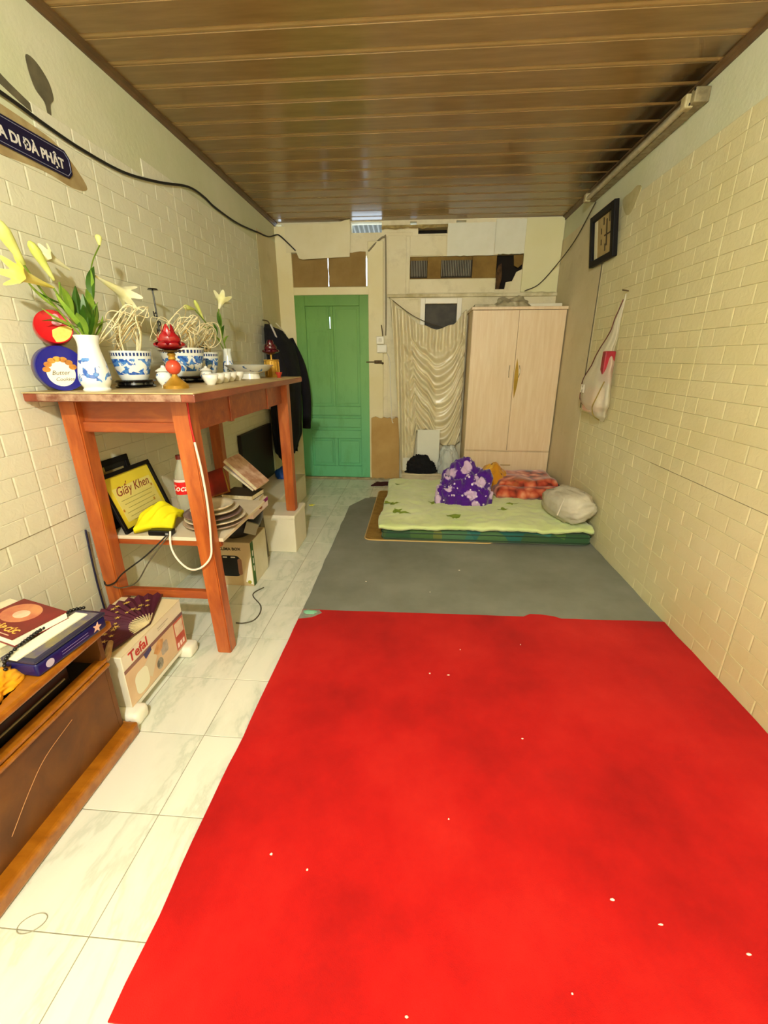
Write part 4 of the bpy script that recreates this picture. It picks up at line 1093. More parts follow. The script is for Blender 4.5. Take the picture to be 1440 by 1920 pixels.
lily('lily with a yellow cream blossom reaching out over the left edge', (-1.238, 1.638, vz), [(-1.285, 1.67, 1.45), (-1.30, 1.645, 1.52), (-1.315, 1.625, 1.575)],
     [((-1.315, 1.632, 1.572), (-1.31, 1.44, 1.600), .036, m_sepal)], [], [((-1.28, 1.675, 1.42), (-1.30, 1.60, 1.52), .03), ((-1.283, 1.67, 1.44), (-1.33, 1.57, 1.50), .026), ((-1.29, 1.66, 1.48), (-1.26, 1.60, 1.57), .024), ((-1.30, 1.65, 1.52), (-1.34, 1.57, 1.56), .022)], G1)
lily('lily with a long closed yellow green bud pointing up', (-1.238, 1.638, vz), [(-1.30, 1.645, 1.46), (-1.325, 1.59, 1.55), (-1.335, 1.545, 1.63)],
     [], [((-1.335, 1.548, 1.628), (-1.335, 1.478, 1.745), .022)], [((-1.29, 1.66, 1.43), (-1.35, 1.58, 1.46), .03), ((-1.31, 1.62, 1.50), (-1.36, 1.56, 1.60), .026)], G1)
lily('lily with a pale upright bud and a white blossom facing left', (-1.238, 1.638, vz), [(-1.30, 1.69, 1.46), (-1.33, 1.675, 1.54), (-1.345, 1.70, 1.60)],
     [((-1.35, 1.775, 1.655), (-1.36, 1.66, 1.695), .026, m_petal)], [((-1.34, 1.672, 1.60), (-1.35, 1.61, 1.715), .017)], [((-1.29, 1.695, 1.43), (-1.27, 1.68, 1.585), .036), ((-1.295, 1.69, 1.44), (-1.32, 1.735, 1.56), .034), ((-1.31, 1.685, 1.48), (-1.29, 1.63, 1.58), .03), ((-1.28, 1.70, 1.40), (-1.24, 1.71, 1.51), .03)], G1)
lily('lily with a white trumpet blossom drooping towards the incense bowl', (-1.238, 1.638, vz), [(-1.28, 1.75, 1.45), (-1.30, 1.79, 1.54), (-1.315, 1.82, 1.62)],
     [((-1.315, 1.86, 1.648), (-1.30, 2.07, 1.585), .042, m_petal)], [((-1.32, 1.935, 1.77), (-1.325, 1.945, 1.81), .013)], [((-1.30, 1.80, 1.55), (-1.31, 1.86, 1.68), .036), ((-1.30, 1.79, 1.53), (-1.29, 1.81, 1.66), .03), ((-1.27, 1.73, 1.42), (-1.25, 1.76, 1.54), .034), ((-1.28, 1.75, 1.45), (-1.31, 1.82, 1.55), .03), ((-1.285, 1.765, 1.49), (-1.26, 1.72, 1.58), .026), ((-1.265, 1.72, 1.41), (-1.24, 1.755, 1.49), .034)], G1)
lily('leafy green lily stalk crowding the mouth of the tall vase', (-1.238, 1.638, vz), [(-1.275, 1.70, 1.44), (-1.27, 1.69, 1.52)], [], [],
     [((-1.27, 1.70, 1.40), (-1.24, 1.66, 1.52), .040), ((-1.27, 1.70, 1.40), (-1.235, 1.73, 1.53), .042), ((-1.28, 1.69, 1.40), (-1.25, 1.63, 1.49), .036), ((-1.27, 1.70, 1.42), (-1.255, 1.69, 1.56), .038), ((-1.265, 1.71, 1.41), (-1.22, 1.75, 1.47), .032), ((-1.28, 1.69, 1.43), (-1.29, 1.60, 1.55), .034)], G1)
tag(obj('flower_stalk', tube([(-1.315, 1.82, 1.62), (-1.318, 1.87, 1.70), (-1.32, 1.935, 1.77)], .0025, 6), m_stem), 'thin green stalk rising to the topmost small bud', 'stalk')
vz2 = TZ + .14; G2 = 'lilies in the small vase'
lily('small far lily with an open white blossom at the top', (-1.215, 2.82, vz2), [(-1.225, 2.80, 1.47), (-1.235, 2.80, 1.56), (-1.24, 2.83, 1.62)],
     [((-1.24, 2.83, 1.615), (-1.235, 2.90, 1.70), .045, m_petal)], [], [((-1.225, 2.80, 1.45), (-1.23, 2.86, 1.53), .02), ((-1.23, 2.80, 1.50), (-1.24, 2.84, 1.60), .018), ((-1.22, 2.81, 1.42), (-1.21, 2.88, 1.47), .016), ((-1.23, 2.80, 1.52), (-1.22, 2.76, 1.60), .018)], G2)
lily('small far lily with a pale green bud leaning to the left', (-1.218, 2.815, vz2), [(-1.24, 2.75, 1.46), (-1.26, 2.68, 1.53), (-1.28, 2.60, 1.595)],
     [], [((-1.28, 2.60, 1.595), (-1.29, 2.50, 1.60), .014), ((-1.265, 2.66, 1.55), (-1.28, 2.61, 1.645), .012)], [((-1.24, 2.75, 1.46), (-1.25, 2.72, 1.54), .026), ((-1.25, 2.71, 1.50), (-1.27, 2.64, 1.52), .018), ((-1.23, 2.78, 1.43), (-1.26, 2.71, 1.45), .02)], G2)

# ---- cookie tins
def tin(name, label, base, ang, r, th, body_mat, lip_mat, tilt=0):
    t = thing(name, label, 'tin', base)
    q = Matrix.Translation(Vector(base) + Vector((0, 0, r))) @ Matrix.Rotation(R(ang), 4, 'Z') @ Matrix.Rotation(R(tilt), 4, 'X') @ Matrix.Rotation(PI/2, 4, 'X')
    obj('tin_body', lathe([(0, -th / 2), (r * .97, -th / 2), (r, -th / 2 + .006), (r, th / 2 - .03)], 48, mtx=q), lip_mat, t, world=True, smooth=True)
    obj('tin_lid', lathe([(r * .99, th / 2 - .032), (r * 1.01, th / 2 - .030), (r * 1.01, th / 2 - .006), (r * .985, th / 2), (r * .90, th / 2 - .002), (0, th / 2 - .002)], 48, mtx=q), body_mat, t, world=True, smooth=True)
    return t, q, th / 2 - .0018
m_tinb = M('dark_blue_tin', '14147f', .3); m_tinr = M('red_tin', 'b8101a', .3)
m_cook = M('cookie_print', 'd49a3e', .4, 'a5642a', 22); m_cookp = M('cookie_print_pale', 'e8cf6a', .4, 'd9b04a', 26)
m_white_p = M('white_print_label', 'ede8da', .35); m_inkb = M('brown_ink', '6a5638', .6); m_pinkp = M('pink_print', 'dca3ac', .4, 'c77684', 20)
def disc(cx, cy, rx, ry, z, n=28, f=1): return [(cx + rx * math.cos(2*PI*i/n), cy + ry * math.sin(2*PI*i/n)) for i in range(n)]
t, q, zt = tin('cookie_tin', 'round dark blue cookie tin standing on edge beside the vase', (-1.372, 1.635, TZ), 54, .081, .066, m_tinb, M('blue_tin_side', '8a6a5c', .35, '20207a', 14))
obj('label_print', poly_prism(disc(-.005, -.016, .046, .048, 0), zt, zt + .0006, q), m_white_p, t, world=True)
for k in range(7):
    a = R(20 + 25 * k); obj('cookie_print', poly_prism(disc(-.005 + .044 * math.cos(a), -.010 + .044 * math.sin(a), .013, .010, 0, 12), zt + .0006, zt + .0012, q), m_cook, t, world=True)
text('tin_lettering', 'Butter', .022, m_inkb, t, q @ Matrix.Translation((-.036, -.022, zt + .0008)), shear=.3)
text('tin_lettering', 'Cookies', .018, m_inkb, t, q @ Matrix.Translation((-.028, -.044, zt + .0008)), shear=.3)
t, q, zt = tin('cookie_tin', 'round red cookie tin leaning on top of the blue tin', (-1.375, 1.655, TZ + .1635), 48, .060, .05, m_tinr, M('red_tin_side', 'cdb9a6', .35, 'a87f70', 14), -12)
obj('cookie_print', poly_prism([(.055 * math.cos(a), .055 * math.sin(a)) for a in [R(-95 + 9 * i) for i in range(12)]] + [(.02, .002), (-.008, -.012), (-.012, -.035)], zt, zt + .0006, q), m_cookp, t, world=True)
obj('emblem_print', poly_prism(disc(.012, .034, .011, .012, 0, 16), zt, zt + .0006, q), m_pinkp, t, world=True); obj('emblem_print', poly_prism(disc(.012, .014, .016, .010, 0, 16), zt, zt + .0006, q), m_pinkp, t, world=True)

# ---- lotus lamps
def petal(a, r0, h, out, wd):
    def f(u, v):
        w_ = wd * math.sin(PI * min(.98, .12 + .86 * v)) ; s = (u - .5) * 2
        rad = r0 + out * math.sin(v * PI * .55) - (out * .55 * v ** 3) - .25 * w_ * s * s
        aa = a; tx = -math.sin(aa) * w_ * s; ty = math.cos(aa) * w_ * s
        return Vector((rad * math.cos(aa) + tx, rad * math.sin(aa) + ty, h * v ** 1.05))
    return grid(f, 6, 10)
m_lot = M('red_lotus_plastic', 'a5131c', .22, '7d0c16', 9, coat=.5); m_lotd = M('dark_lotus_plastic', '4a0d16', .25, coat=.4)
m_gold2 = M('gold_plastic', 'c59a3c', .3, 'a67a24', 14, metal=.35); m_orange = M('coral_bead', 'cf4f36', .25, 'b83a2a', 8, coat=.5)
def lotus(parent, z, s, mat):
    for k in range(8): obj('lotus_petal', petal(2*PI*k/8, .012*s, .030*s, .050*s, .017*s), mat, parent, local=Matrix.Translation((0, 0, z)), smooth=True)
    for k in range(6): obj('lotus_petal', petal(2*PI*(k+.5)/6, .010*s, .058*s, .034*s, .021*s), mat, parent, local=Matrix.Translation((0, 0, z)), smooth=True)
    for k in range(5): obj('lotus_petal', petal(2*PI*k/5, .004*s, .080*s, .022*s, .016*s), mat, parent, local=Matrix.Translation((0, 0, z)), smooth=True)
l1 = thing('lotus_lamp', 'red lotus altar lamp on a gold foot at the table front', 'lamp', (-1.005, 1.79, TZ))
obj('foot', lathe([(0, 0), (.050, 0), (.050, .012), (.044, .018), (.030, .030), (.012, .048), (.010, .056), (0, .056)], 32), m_gold2, l1, smooth=True)
obj('coral_ball', lathe([(0, .054)] + [(.030 * math.sin(PI * k / 14), .083 - .030 * math.cos(PI * k / 14)) for k in range(1, 14)] + [(0, .113)], 28), m_orange, l1, smooth=True)
obj('gold_collar', lathe([(.008, .110), (.016, .114), (.012, .124), (.017, .130), (.014, .138), (0, .14)], 20), m_gold2, l1, smooth=True)
obj('drip_dish', lathe([(0, .137), (.048, .145), (.049, .148), (0, .141)], 28), M('dark_bronze', '4a3818', .35, metal=.6), l1, smooth=True)
lotus(l1, .146, 1.25, m_lot)
l2 = thing('lotus_lamp', 'dark red lotus candle on a gold cylinder at the far end', 'lamp', (-.965, 2.92, TZ))
obj('gold_cylinder', lathe([(0, 0), (.048, 0), (.050, .004), (.046, .010), (.046, .100), (.050, .104), (.048, .110), (0, .110)], 36), m_gold2, l2, smooth=True)
for k in range(10): obj('cylinder_rib', tube([(.0465 * math.cos(k * .628), .0465 * math.sin(k * .628), .012), (.0465 * math.cos(k * .628), .0465 * math.sin(k * .628), .098)], .004, 6, smooth=False), m_gold2, l2, smooth=True)
obj('candle_post', lathe([(0, .109), (.006, .109), (.006, .150), (0, .15)], 12), m_gold2, l2, smooth=True)
lotus(l2, .140, 1.15, m_lotd)
l3 = thing('red_cup', 'tiny red glass cup beside the gold cylinder', 'cup', (-.895, 2.835, TZ))
obj('cup_body', lathe([(0, 0), (.014, 0), (.010, .008), (.020, .026), (.022, .034), (.018, .034), (.014, .016), (0, .014)], 20), M('red_glass', 'b03a2a', .15, coat=.5), l3, smooth=True)

# ---- cups, jars, plate
m_pcl = M('white_porcelain', 'eceae0', .15, coat=.5)
cup_me = to_mesh(lathe([(0, 0), (.016, 0), (.017, .005), (.026, .018), (.031, .040), (.029, .041), (.024, .020), (0, .010)], 28), 'cup'); cup_me.materials.append(m_pcl)
for i, (x, y, lab) in enumerate(((-.968, 2.03, 'white offering cup nearest the lotus lamp'), (-.985, 2.14, 'second white offering cup in the row along the edge'), (-1.0, 2.25, 'third white offering cup in the row along the edge'), (-1.015, 2.36, 'fourth white offering cup in the row along the edge'), (-1.02, 2.47, 'farthest white offering cup in the row, before the plate'))):
    o = bpy.data.objects.new('offering_cup', cup_me); COL.objects.link(o); o.location = (x, y, TZ); o.scale = (1.2, 1.2, 1.15); tag(o, lab, 'cup', 'offering cups in a row')
def jar(label, x, y, s, seed):
    t = thing('lidded_jar', label, 'jar', (x, y, TZ))
    obj('jar_body', lathe([(0, 0), (.016*s, 0), (.014*s, .006*s), (.026*s, .022*s), (.032*s, .040*s), (.026*s, .056*s), (.018*s, .062*s), (0, .062*s)], 28), mat_porcelain('jar_paint_%d' % seed, .018*s, .052*s, 45, .56, None, seed + .2), t, smooth=True)
    obj('lid', lathe([(.030*s, .062*s), (.031*s, .064*s), (.020*s, .072*s), (.008*s, .078*s), (.007*s, .084*s), (0, .087*s)], 24), m_pcl, t, smooth=True)
jar('small white lidded jar just left of the lotus lamp', -1.085, 1.85, 1.05, 8)
jar('small blue white jar between middle bowl and cups', -1.075, 2.215, .95, 9)
pt = thing('fruit_plate', 'wide white plate with blue brush marks at the far end', 'plate', (-1.04, 2.72, TZ))
obj('plate_foot', lathe([(0, 0), (.06, 0), (.055, .030), (0, .030)], 32), m_pcl, pt, smooth=True)
obj('plate_dish', lathe([(0, .030), (.06, .030), (.11, .046), (.145, .078), (.148, .080), (.143, .080), (.105, .052), (.055, .038), (0, .036)], 56), mat_porcelain('plate_paint', .042, .074, 16, .55, None, 3.3, blue='1d3a7d'), pt, smooth=True)
# gold oval plaque in a dark green case, behind the small vase
op = thing('oval_plaque', 'gold oval plaque in a dark case behind the small vase', 'plaque', (-1.41, 2.96, TZ))
obj('plaque_case', bbox(-1.455, -1.43, 2.89, 3.025, TZ + .0005, TZ + .20, bev=.004), M('dark_green_case', '0f1f14', .5), op, world=True)
obj('gold_oval', poly_prism(disc(0, 0, .062, .085, 0, 36), 0, .008, Matrix.Translation((-1.43, 2.965, TZ + .09)) @ Matrix.Rotation(PI/2, 4, 'Z') @ Matrix.Rotation(PI/2, 4, 'X')), M('gold_relief', 'b39a54', .4, '8d7434', 40, .6, 60, metal=.3), op, world=True)
# black incense hanger
ih = thing('incense_hanger', 'thin black metal hook stand between the incense bowls', 'stand', (-1.365, 2.35, TZ))
obj('hanger_base', lathe([(0, 0), (.028, 0), (.026, .006), (0, .008)], 20), m_lacq, ih)
obj('hanger_rod', tube([(0, 0, .006), (0, 0, .30), (0, -.002, .445)], .004, 6), m_lacq, ih)
obj('hanger_cap', lathe([(0, .442), (.026, .445), (.022, .452), (0, .453)], 16), m_lacq, ih)
for k, (dy, z) in enumerate(((-.012, .325), (.01, .285), (-.004, .245))):
    obj('hanger_scroll', tube([(0, dy - .014, z + .02), (0, dy - .008, z - .006), (0, dy + .012, z), (0, dy + .008, z + .014), (0, dy - .004, z + .01)], .003, 6), m_lacq, ih)
tag(obj('pink_ornament', heap(-1.33, 2.50, TZ, .035, .04, .17, 91, .25, 5, .7, 4), M('dull_magenta', '6d3340', .7, '8a4a52', 20), smooth=True, angle=180), 'dull maroon paper ornament behind the middle incense bowl', 'ornament')

# ================================================================== ON THE ALTAR SHELF
SZ = .570
# two framed pictures leaning on the left wall
def leaning_frame(name, label, y0, y1, xb, xt, zb, zt, wd, th, inner, parts):
    t = thing(name, label, 'picture frame', ((xb), (y0 + y1) / 2, zb))
    up = Vector((xt - xb, 0, zt - zb)); H = up.length; q = frame_mtx((xb, y0, zb), (0, 1, 0), up)
    W = y1 - y0
    for (a, b, c, d) in ((0, W, 0, wd), (0, W, H - wd, H), (0, wd, wd, H - wd), (W - wd, W, wd, H - wd)):
        obj('frame', bbox(a, b, c, d, -th, 0, bev=.002, seg=1, mtx=q), m_frame, t, world=True)
    obj('backing', bbox(wd, W - wd, wd, H - wd, -th, -th + .004, mtx=q), inner, t, world=True)
    return t, q, W, H
m_cert = M('yellow_certificate', 'e4cf3c', .35, 'dcc52e', 5); m_certp = M('certificate_cream', 'e2d782', .4, 'ddcf70', 7); m_maroon = M('maroon_ink', '8a3a22', .6)
t, q, W, H = leaning_frame('certificate_frame', 'yellow certificate in a black frame leaning under the altar', 1.735, 2.12, -1.315, -1.405, SZ, .838, .020, .014, m_cert, None)
obj('certificate_panel', bbox(.055, W - .045, .045, H - .075, -.0095, -.0088, mtx=q), m_certp, t, world=True)
text('certificate_title', 'Giấy Khen', .062, m_maroon, t, q @ Matrix.Translation((.065, H - .115, -.0085)), shear=.35, sx=.93)
bm = B_()
for k in range(6): box(bm, .075 + .012 * (k % 3), W - .07 - .015 * (k % 2), H - .140 - .020 * k, H - .1375 - .020 * k, -.0088, -.0082, mtx=q)
obj('certificate_lines', bm, M('olive_ink', '9a9448', .7), t, world=True)
for (a, b) in ((.062, .10), (W - .06, .16), (W - .09, .09)): obj('seal_print', poly_prism(star(7, .004, .010), -.0088, -.0081, q @ Matrix.Translation((a, b, 0))), M('orange_seal', 'b97a1c', .6), t, world=True)
t, q, W, H = leaning_frame('picture_frame', 'black picture frame with gold ornament behind the certificate', 1.735, 2.03, -1.41, -1.452, SZ, .885, .028, .010, M('black_card', '141414', .5), None)
obj('gold_cross', bbox(.03, W - .05, H - .062, H - .052, -.0055, -.003, mtx=q), M('tarnished_gold', 'b5a878', .4, metal=.4), t, world=True); obj('gold_cross', bbox(.095, .115, H - .085, H - .02, -.0055, -.002, mtx=q), M('tarnished_gold2', 'a8954e', .4, metal=.4), t, world=True)
# yellow cloth and black set-top box
def ycl(u, v):
    x = lerp(-1.285, -1.128, u); y = 1.735 + .17 * v + .05 * u * (1 - v)
    z = SZ + .026 + (.085 * math.sin(PI * min(1, .05 + .75 * v)) * (.35 + .65 * math.sin(PI * min(1, .1 + u * .8)))) + .009 * math.sin(u * 19 - v * 11) * min(1, v * 4) + .012 * nz((u * 3, v * 3, 0), 1, 2)
    return Vector((x, y, z))
tag(obj('yellow_cloth', slab(ycl, 60, 30, .024, (0, 0, 1)), M('yellow_cloth', 'e2d600', .8, 'd6c800', 8), smooth=True, angle=180), 'bright yellow cloth bunched in front of the certificate', 'cloth')
rt = thing('router', 'small black router box at the shelf front edge', 'router', (-1.155, 1.755, SZ))
obj('router_body', bbox(-1.215, -1.105, 1.728, 1.772, SZ, SZ + .026, bev=.006), m_black, rt, world=True)
obj('port', bbox(-1.13, -1.116, 1.7265, 1.729, SZ + .008, SZ + .017), M('grey_port', '8a8a8a', .4), rt, world=True)

# cola bottle
cb = thing('cola_bottle', 'clear cola bottle with a red label half behind the altar leg', 'bottle', (-1.165, 2.0, SZ))
def mat_clear():
    t = NT('clear_pet'); t.set(Roughness=.12, Specular_IOR_Level=.6, Alpha=.42); t.color('c9c7ae'); t.bump(t.noise(40, 3), .3, .004); return t.m
cbp = [(0, 0), (.028, .0), (.036, .008), (.040, .03), (.038, .06), (.041, .085), (.041, .17), (.040, .19), (.034, .225), (.022, .265), (.0145, .285), (.0145, .305), (0, .305)]
obj('bottle_body', lathe(cbp, 32), mat_clear(), cb, smooth=True)
obj('cap', lathe([(0, .318), (.016, .318), (.017, .314), (.017, .298), (0, .298)], 24), M('dark_red_cap', '6a140c', .4), cb, smooth=True)
lb = obj('label', lathe([(.0418, .125), (.0418, .188)], 40), M('cola_red', 'd0101c', .35), cb, smooth=True); 
c = bpy.data.curves.new('t', 'FONT'); c.body = 'Coca-Cola'; c.size = .044; c.shear = .3; c.extrude = .0004; c.resolution_u = 3; c.offset = .0006
tob = bpy.data.objects.new('t', c); COL.objects.link(tob); bpy.context.view_layer.update()
me = bpy.data.meshes.new_from_object(tob.evaluated_get(bpy.context.evaluated_depsgraph_get())); bpy.data.objects.remove(tob)
for v in me.vertices:
    a = -PI * .90 + v.co.x / .0425; rr = .0424 + v.co.z
    v.co = Vector((rr * math.cos(a), rr * math.sin(a), .144 + v.co.y))
me.materials.clear(); me.materials.append(m_white_p)
obj('label_lettering', me, None, lb)
obj('label_band', lathe([(.0414, .189), (.0405, .200)], 40), M('pink_white_band', 'e8c9c4', .4), cb, smooth=True)

# stack of plates
m_pl = M('stoneware', 'b5a08a', .3, '9a8474', 9); m_pl2 = M('stoneware_pale', 'd8cdb2', .3, 'c9bb9c', 9); m_pl3 = M('stoneware_brown', '7d6660', .3)
def plate_me(r, m):
    me = to_mesh(lathe([(0, 0), (r * .55, 0), (r * .6, .006), (r * .85, .012), (r, .024), (r * .985, .027), (r * .82, .017), (r * .55, .012), (0, .012)], 44), 'plate'); me.materials.append(m)
    me.polygons.foreach_set('use_smooth', [True] * len(me.polygons)); return me
for i, (r, m, dz, lab, dx, dy) in enumerate(((.145, m_pl, 0, 'bottom and widest brown rimmed plate of the stack on the shelf', 0, 0), (.142, m_pl2, .020, 'second plate up in the stack, cream rimmed', .004, .004), (.135, m_pl3, .040, 'third plate up in the stack, dark brown', -.004, .0), (.112, m_pl2, .060, 'fourth plate up in the stack, small and cream', .004, .006), (.098, m_pl2, .080, 'topmost small pale plate of the stack on the shelf', -.002, .0))):
    o = bpy.data.objects.new('plate', plate_me(r, m)); COL.objects.link(o); o.location = (-.975 + dx, 1.90 + dy, SZ + dz); tag(o, lab, 'plate', 'stack of plates on the altar shelf')

# ================================================================== UNDER THE ALTAR
ab = thing('appliance_box', 'beige carton of a multi cooker with green edge below the shelf', 'box', (-1.10, 2.41, 0))
m_cart = M('beige_carton', 'c5ad86', .7, 'b9a078', 5); m_cartw = M('white_carton', 'd8d2ba', .7, 'cdc6aa', 6)
obj('carton', bbox(-1.24, -.985, 2.30, 2.56, 0, .292, bev=.002, seg=1), m_cart, ab, world=True)
obj('side_face', bbox(-.9855, -.9835, 2.335, 2.558, .003, .29), m_cartw, ab, world=True)
obj('green_strip', bbox(-.9862, -.9825, 2.2995, 2.336, .003, .29), M('green_print', '3c6a1c', .6, '2f5a16', 8), ab, world=True)
FQ = frame_mtx((-1.24, 2.2995, 0), (1, 0, 0), (0, 0, 1))
obj('cooker_print', poly_prism(rrect(.045, .185, .065, .205, .035), 0, .0006, FQ), M('black_print', '151312', .35), ab, world=True)
obj('cooker_print', poly_prism(rrect(.165, .190, .075, .185, .012), -.0004, .0010, FQ), M('copper_print', '8a5f48', .4), ab, world=True)
for a in (.075, .125): obj('cooker_print', poly_prism(rrect(a, a + .028, .190, .197, .003), .0005, .0012, FQ), M('silver_print', 'd2cbbb', .4), ab, world=True)
obj('white_flash', poly_prism([(.205, .03), (.25, .01), (.25, .20), (.235, .16)], 0, .0006, FQ), m_white_p, ab, world=True)
obj('seal_print', poly_prism(disc(.228, .028, .012, .012, 0, 20), .0006, .0012, FQ), M('yellow_green_print', '9a9a2a', .5), ab, world=True)
text('carton_print', 'CLIMA BOX', .026, m_ink, ab, FQ @ Matrix.Translation((.055, .240, .0006)), bold=.0006)
for k in range(3): obj('strip_print', bbox(-.9826, -.9820, 2.312, 2.322, .10 + .05 * k, .135 + .05 * k), m_white_p, ab, world=True)
pan = thing('black_pan', 'round black wok resting on the beige carton', 'pan', (-1.115, 2.43, .293))
obj('pan_bowl', lathe([(0, 0), (.08, .004), (.135, .04), (.165, .10), (.172, .15), (.166, .15), (.155, .10), (.12, .05), (0, .02)], 40), M('black_iron', '15110f', .4), pan, smooth=True)
tag(obj('pan_tag', bbox(-.04, .03, -.166, -.150, .06, .13, mtx=Matrix.Translation((.07, .02, .0)) @ Matrix.Rotation(R(18), 4, 'Z') @ Matrix.Rotation(R(20), 4, 'Y')), M('grey_paper_tag', '8f8a78', .7), pan), 'torn grey paper label')
pk = thing('magenta_box', 'flat white gift box with a magenta edge on the wok', 'box', (-1.10, 2.43, .444))
obj('box_body', bbox(-1.27, -.945, 2.30, 2.56, .444, .500, bev=.003), M('pink_white_card', 'e6d3cf', .6, 'dccac2', 6), pk, world=True)
obj('magenta_edge', bbox(-1.27, -.944, 2.2985, 2.561, .480, .503, bev=.002), M('magenta_print', '9a1480', .5, '6a0d56', 12), pk, world=True)
obj('box_top', bbox(-1.267, -.947, 2.301, 2.558, .5025, .506), M('cream_card', 'd0c0a4', .7, 'e0d4bc', 6), pk, world=True)
obj('red_print', bbox(-1.25, -1.14, 2.2978, 2.2986, .447, .478), M('crimson_print', 'b01c50', .5, 'd9a0b0', 40), pk, world=True)
tag(obj('red_packet', heap(-1.02, 2.335, .506, .04, .026, .03, 101, .2, 5, .6, 3), M('red_foil', 'c8142a', .3), smooth=True, angle=180), 'small red foil packet on the magenta box', 'packet')
def book(name, label, c, size, rot, cover, pages=None, cat='book', lab_parts=None):
    t = thing(name, label, cat, c, rot); L, Wd, T = size
    obj('pages', bbox(-L/2 + .003, L/2 - .002, -Wd/2 + .003, Wd/2 - .003, .0025, T - .0025), pages or M('book_pages', 'd9cfae', .8, 'c6b98e', 60), t)
    bm = B_(); box(bm, -L/2, L/2, -Wd/2, Wd/2, 0, .0025); box(bm, -L/2, L/2, -Wd/2, Wd/2, T - .0025, T); box(bm, -L/2, -L/2 + .003, -Wd/2, Wd/2, .0025, T - .0025)
    obj('cover', bm, cover, t); return t
m_mag = M('magazine_cover', 'd9b9a0', .35, 'a87a5c', 18); m_magw = M('white_cover', 'd8d2c6', .4, 'c2b9a8', 14)
book('magazine', 'white paperback lying on the magenta box', (-1.06, 2.46, .506), (.215, .16, .025), (0, 0, R(8)), m_magw)
book('magazine', 'dark covered book in the pile under the altar', (-1.065, 2.47, .532), (.20, .16, .03), (0, 0, R(-6)), M('dark_cover', '2a2018', .5))
book('magazine', 'pink picture magazine slumped on top of the book pile', (-1.045, 2.50, .672), (.25, .18, .022), (0, R(42), R(-4)), m_mag)
book('magazine', 'thin white magazine under the pink magazine', (-1.06, 2.50, .652), (.22, .17, .012), (0, R(40), R(-2)), m_magw)
book('red_album', 'shiny dark red album standing behind the altar leg', (-1.215, 2.42, .615), (.17, .15, .035), (R(62), R(-18), R(8)), M('red_album_cover', '8a1f10', .25, '6a1408', 9, coat=.4), M('gilt_pages', 'b98a2c', .5))
tag(obj('grey_post', poly_prism([(0, 0), (.05, 0), (.045, .36), (.0, .36)], 0, .03, frame_mtx((-1.075, 2.69, .0), (.25, 1, 0), (-.06, .0, 1))), M('grey_weathered_wood', '6d6450', .8, '574e3c', 12)), 'grey weathered wooden stake beside the beige carton', 'stake')

# ---- cables
m_wcab = M('white_cable', 'e6dccb', .5); m_rcab = M('red_tape', 'b01812', .6)
wc = thing('lamp_cable', 'white cable running down the front altar leg and looping under the shelf', 'cable', (-.9, 1.65, .5))
obj('cable_run', tube([(-.885, 1.640, 1.19), (-.886, 1.637, 1.10), (-.882, 1.642, 1.02)], .004, 6), m_rcab, wc, world=True)
obj('cable_run', tube([(-.882, 1.642, 1.02), (-.872, 1.645, .90), (-.868, 1.646, .75), (-.875, 1.645, .60), (-.885, 1.64, .52), (-.93, 1.632, .47), (-.99, 1.64, .455), (-1.05, 1.66, .49), (-1.09, 1.69, .54), (-1.10, 1.72, .60)], .0045, 6), m_wcab, wc, world=True, smooth=True)
tag(obj('black_cable', tube([(-1.11, 1.70, .585), (-1.20, 1.66, .50), (-1.31, 1.645, .42), (-1.36, 1.64, .37), (-1.41, 1.645, .36), (-1.43, 1.70, .42)], .0035, 6), m_wire), 'black cable tied round the front left altar leg', 'cable')
tag(obj('black_cable', tube([(-1.10, 1.715, .59), (-1.18, 1.655, .48), (-1.25, 1.64, .38), (-1.33, 1.642, .345), (-1.37, 1.642, .35)], .003, 6), m_gwire), 'thin brown cable drooping from the router to the altar leg', 'cable')
tag(obj('hanging_cord', tube([(-1.452, 1.66, .62), (-1.45, 1.65, .45), (-1.45, 1.65, .30), (-1.45, 1.66, .08)], .004, 6), M('navy_cord', '1c1a38', .6)), 'dark blue cord hanging at the wall behind the altar leg', 'cord')
tag(obj('floor_cord', tube([(-.94, 1.90, .0045), (-.90, 1.90, .0045), (-.855, 1.93, .0045), (-.845, 2.0, .0045), (-.87, 2.08, .0045), (-.945, 2.17, .0045), (-.955, 2.22, .0045), (-.92, 2.28, .0045)], .0035, 6), m_gwire), 'thin dark cord curling on the tiles by the altar leg', 'cord')
tag(obj('rubber_band', tube([(-.93 + .028 * math.cos(k * PI / 8) + .01 * math.sin(k * PI / 8), .60 + .022 * math.sin(k * PI / 8), .002) for k in range(17)], .0011, 5), M('thin_rubber', '9a957c', .6)), 'thin rubber band lying on the nearest tiles', 'rubber band')

# ================================================================== CABINET AND BOXES, NEAR LEFT
m_cw = mat_wood('amber_wood', '7d4708', '96590f', 'a96a1a', (2, 9, 9), .3, .3)
m_cp = mat_wood('brown_panel', '4f2b07', '613709', '6f420d', (2, 3, 3), .55, .0)
cb2 = thing('low_cabinet', 'low amber brown wooden cabinet in the near left corner', 'cabinet', (-1.25, .9, 0))
CX0, CX1, Y0, Y1 = -1.458, -1.062, .55, 1.165
obj('plinth', bbox(CX0, -1.015, .545, 1.185, 0, .055, bev=.012, seg=3), m_cw, cb2, world=True)
obj('body_side', bbox(CX0, CX1, Y1 - .018, Y1, .05, .472), m_cp, cb2, world=True); obj('body_side', bbox(CX0, CX1, Y0, Y0 + .018, .05, .472), m_cp, cb2, world=True)
obj('front_panel', bbox(CX1 - .018, CX1, Y0 + .018, Y1 - .018, .05, .318, bev=.002), m_cp, cb2, world=True)
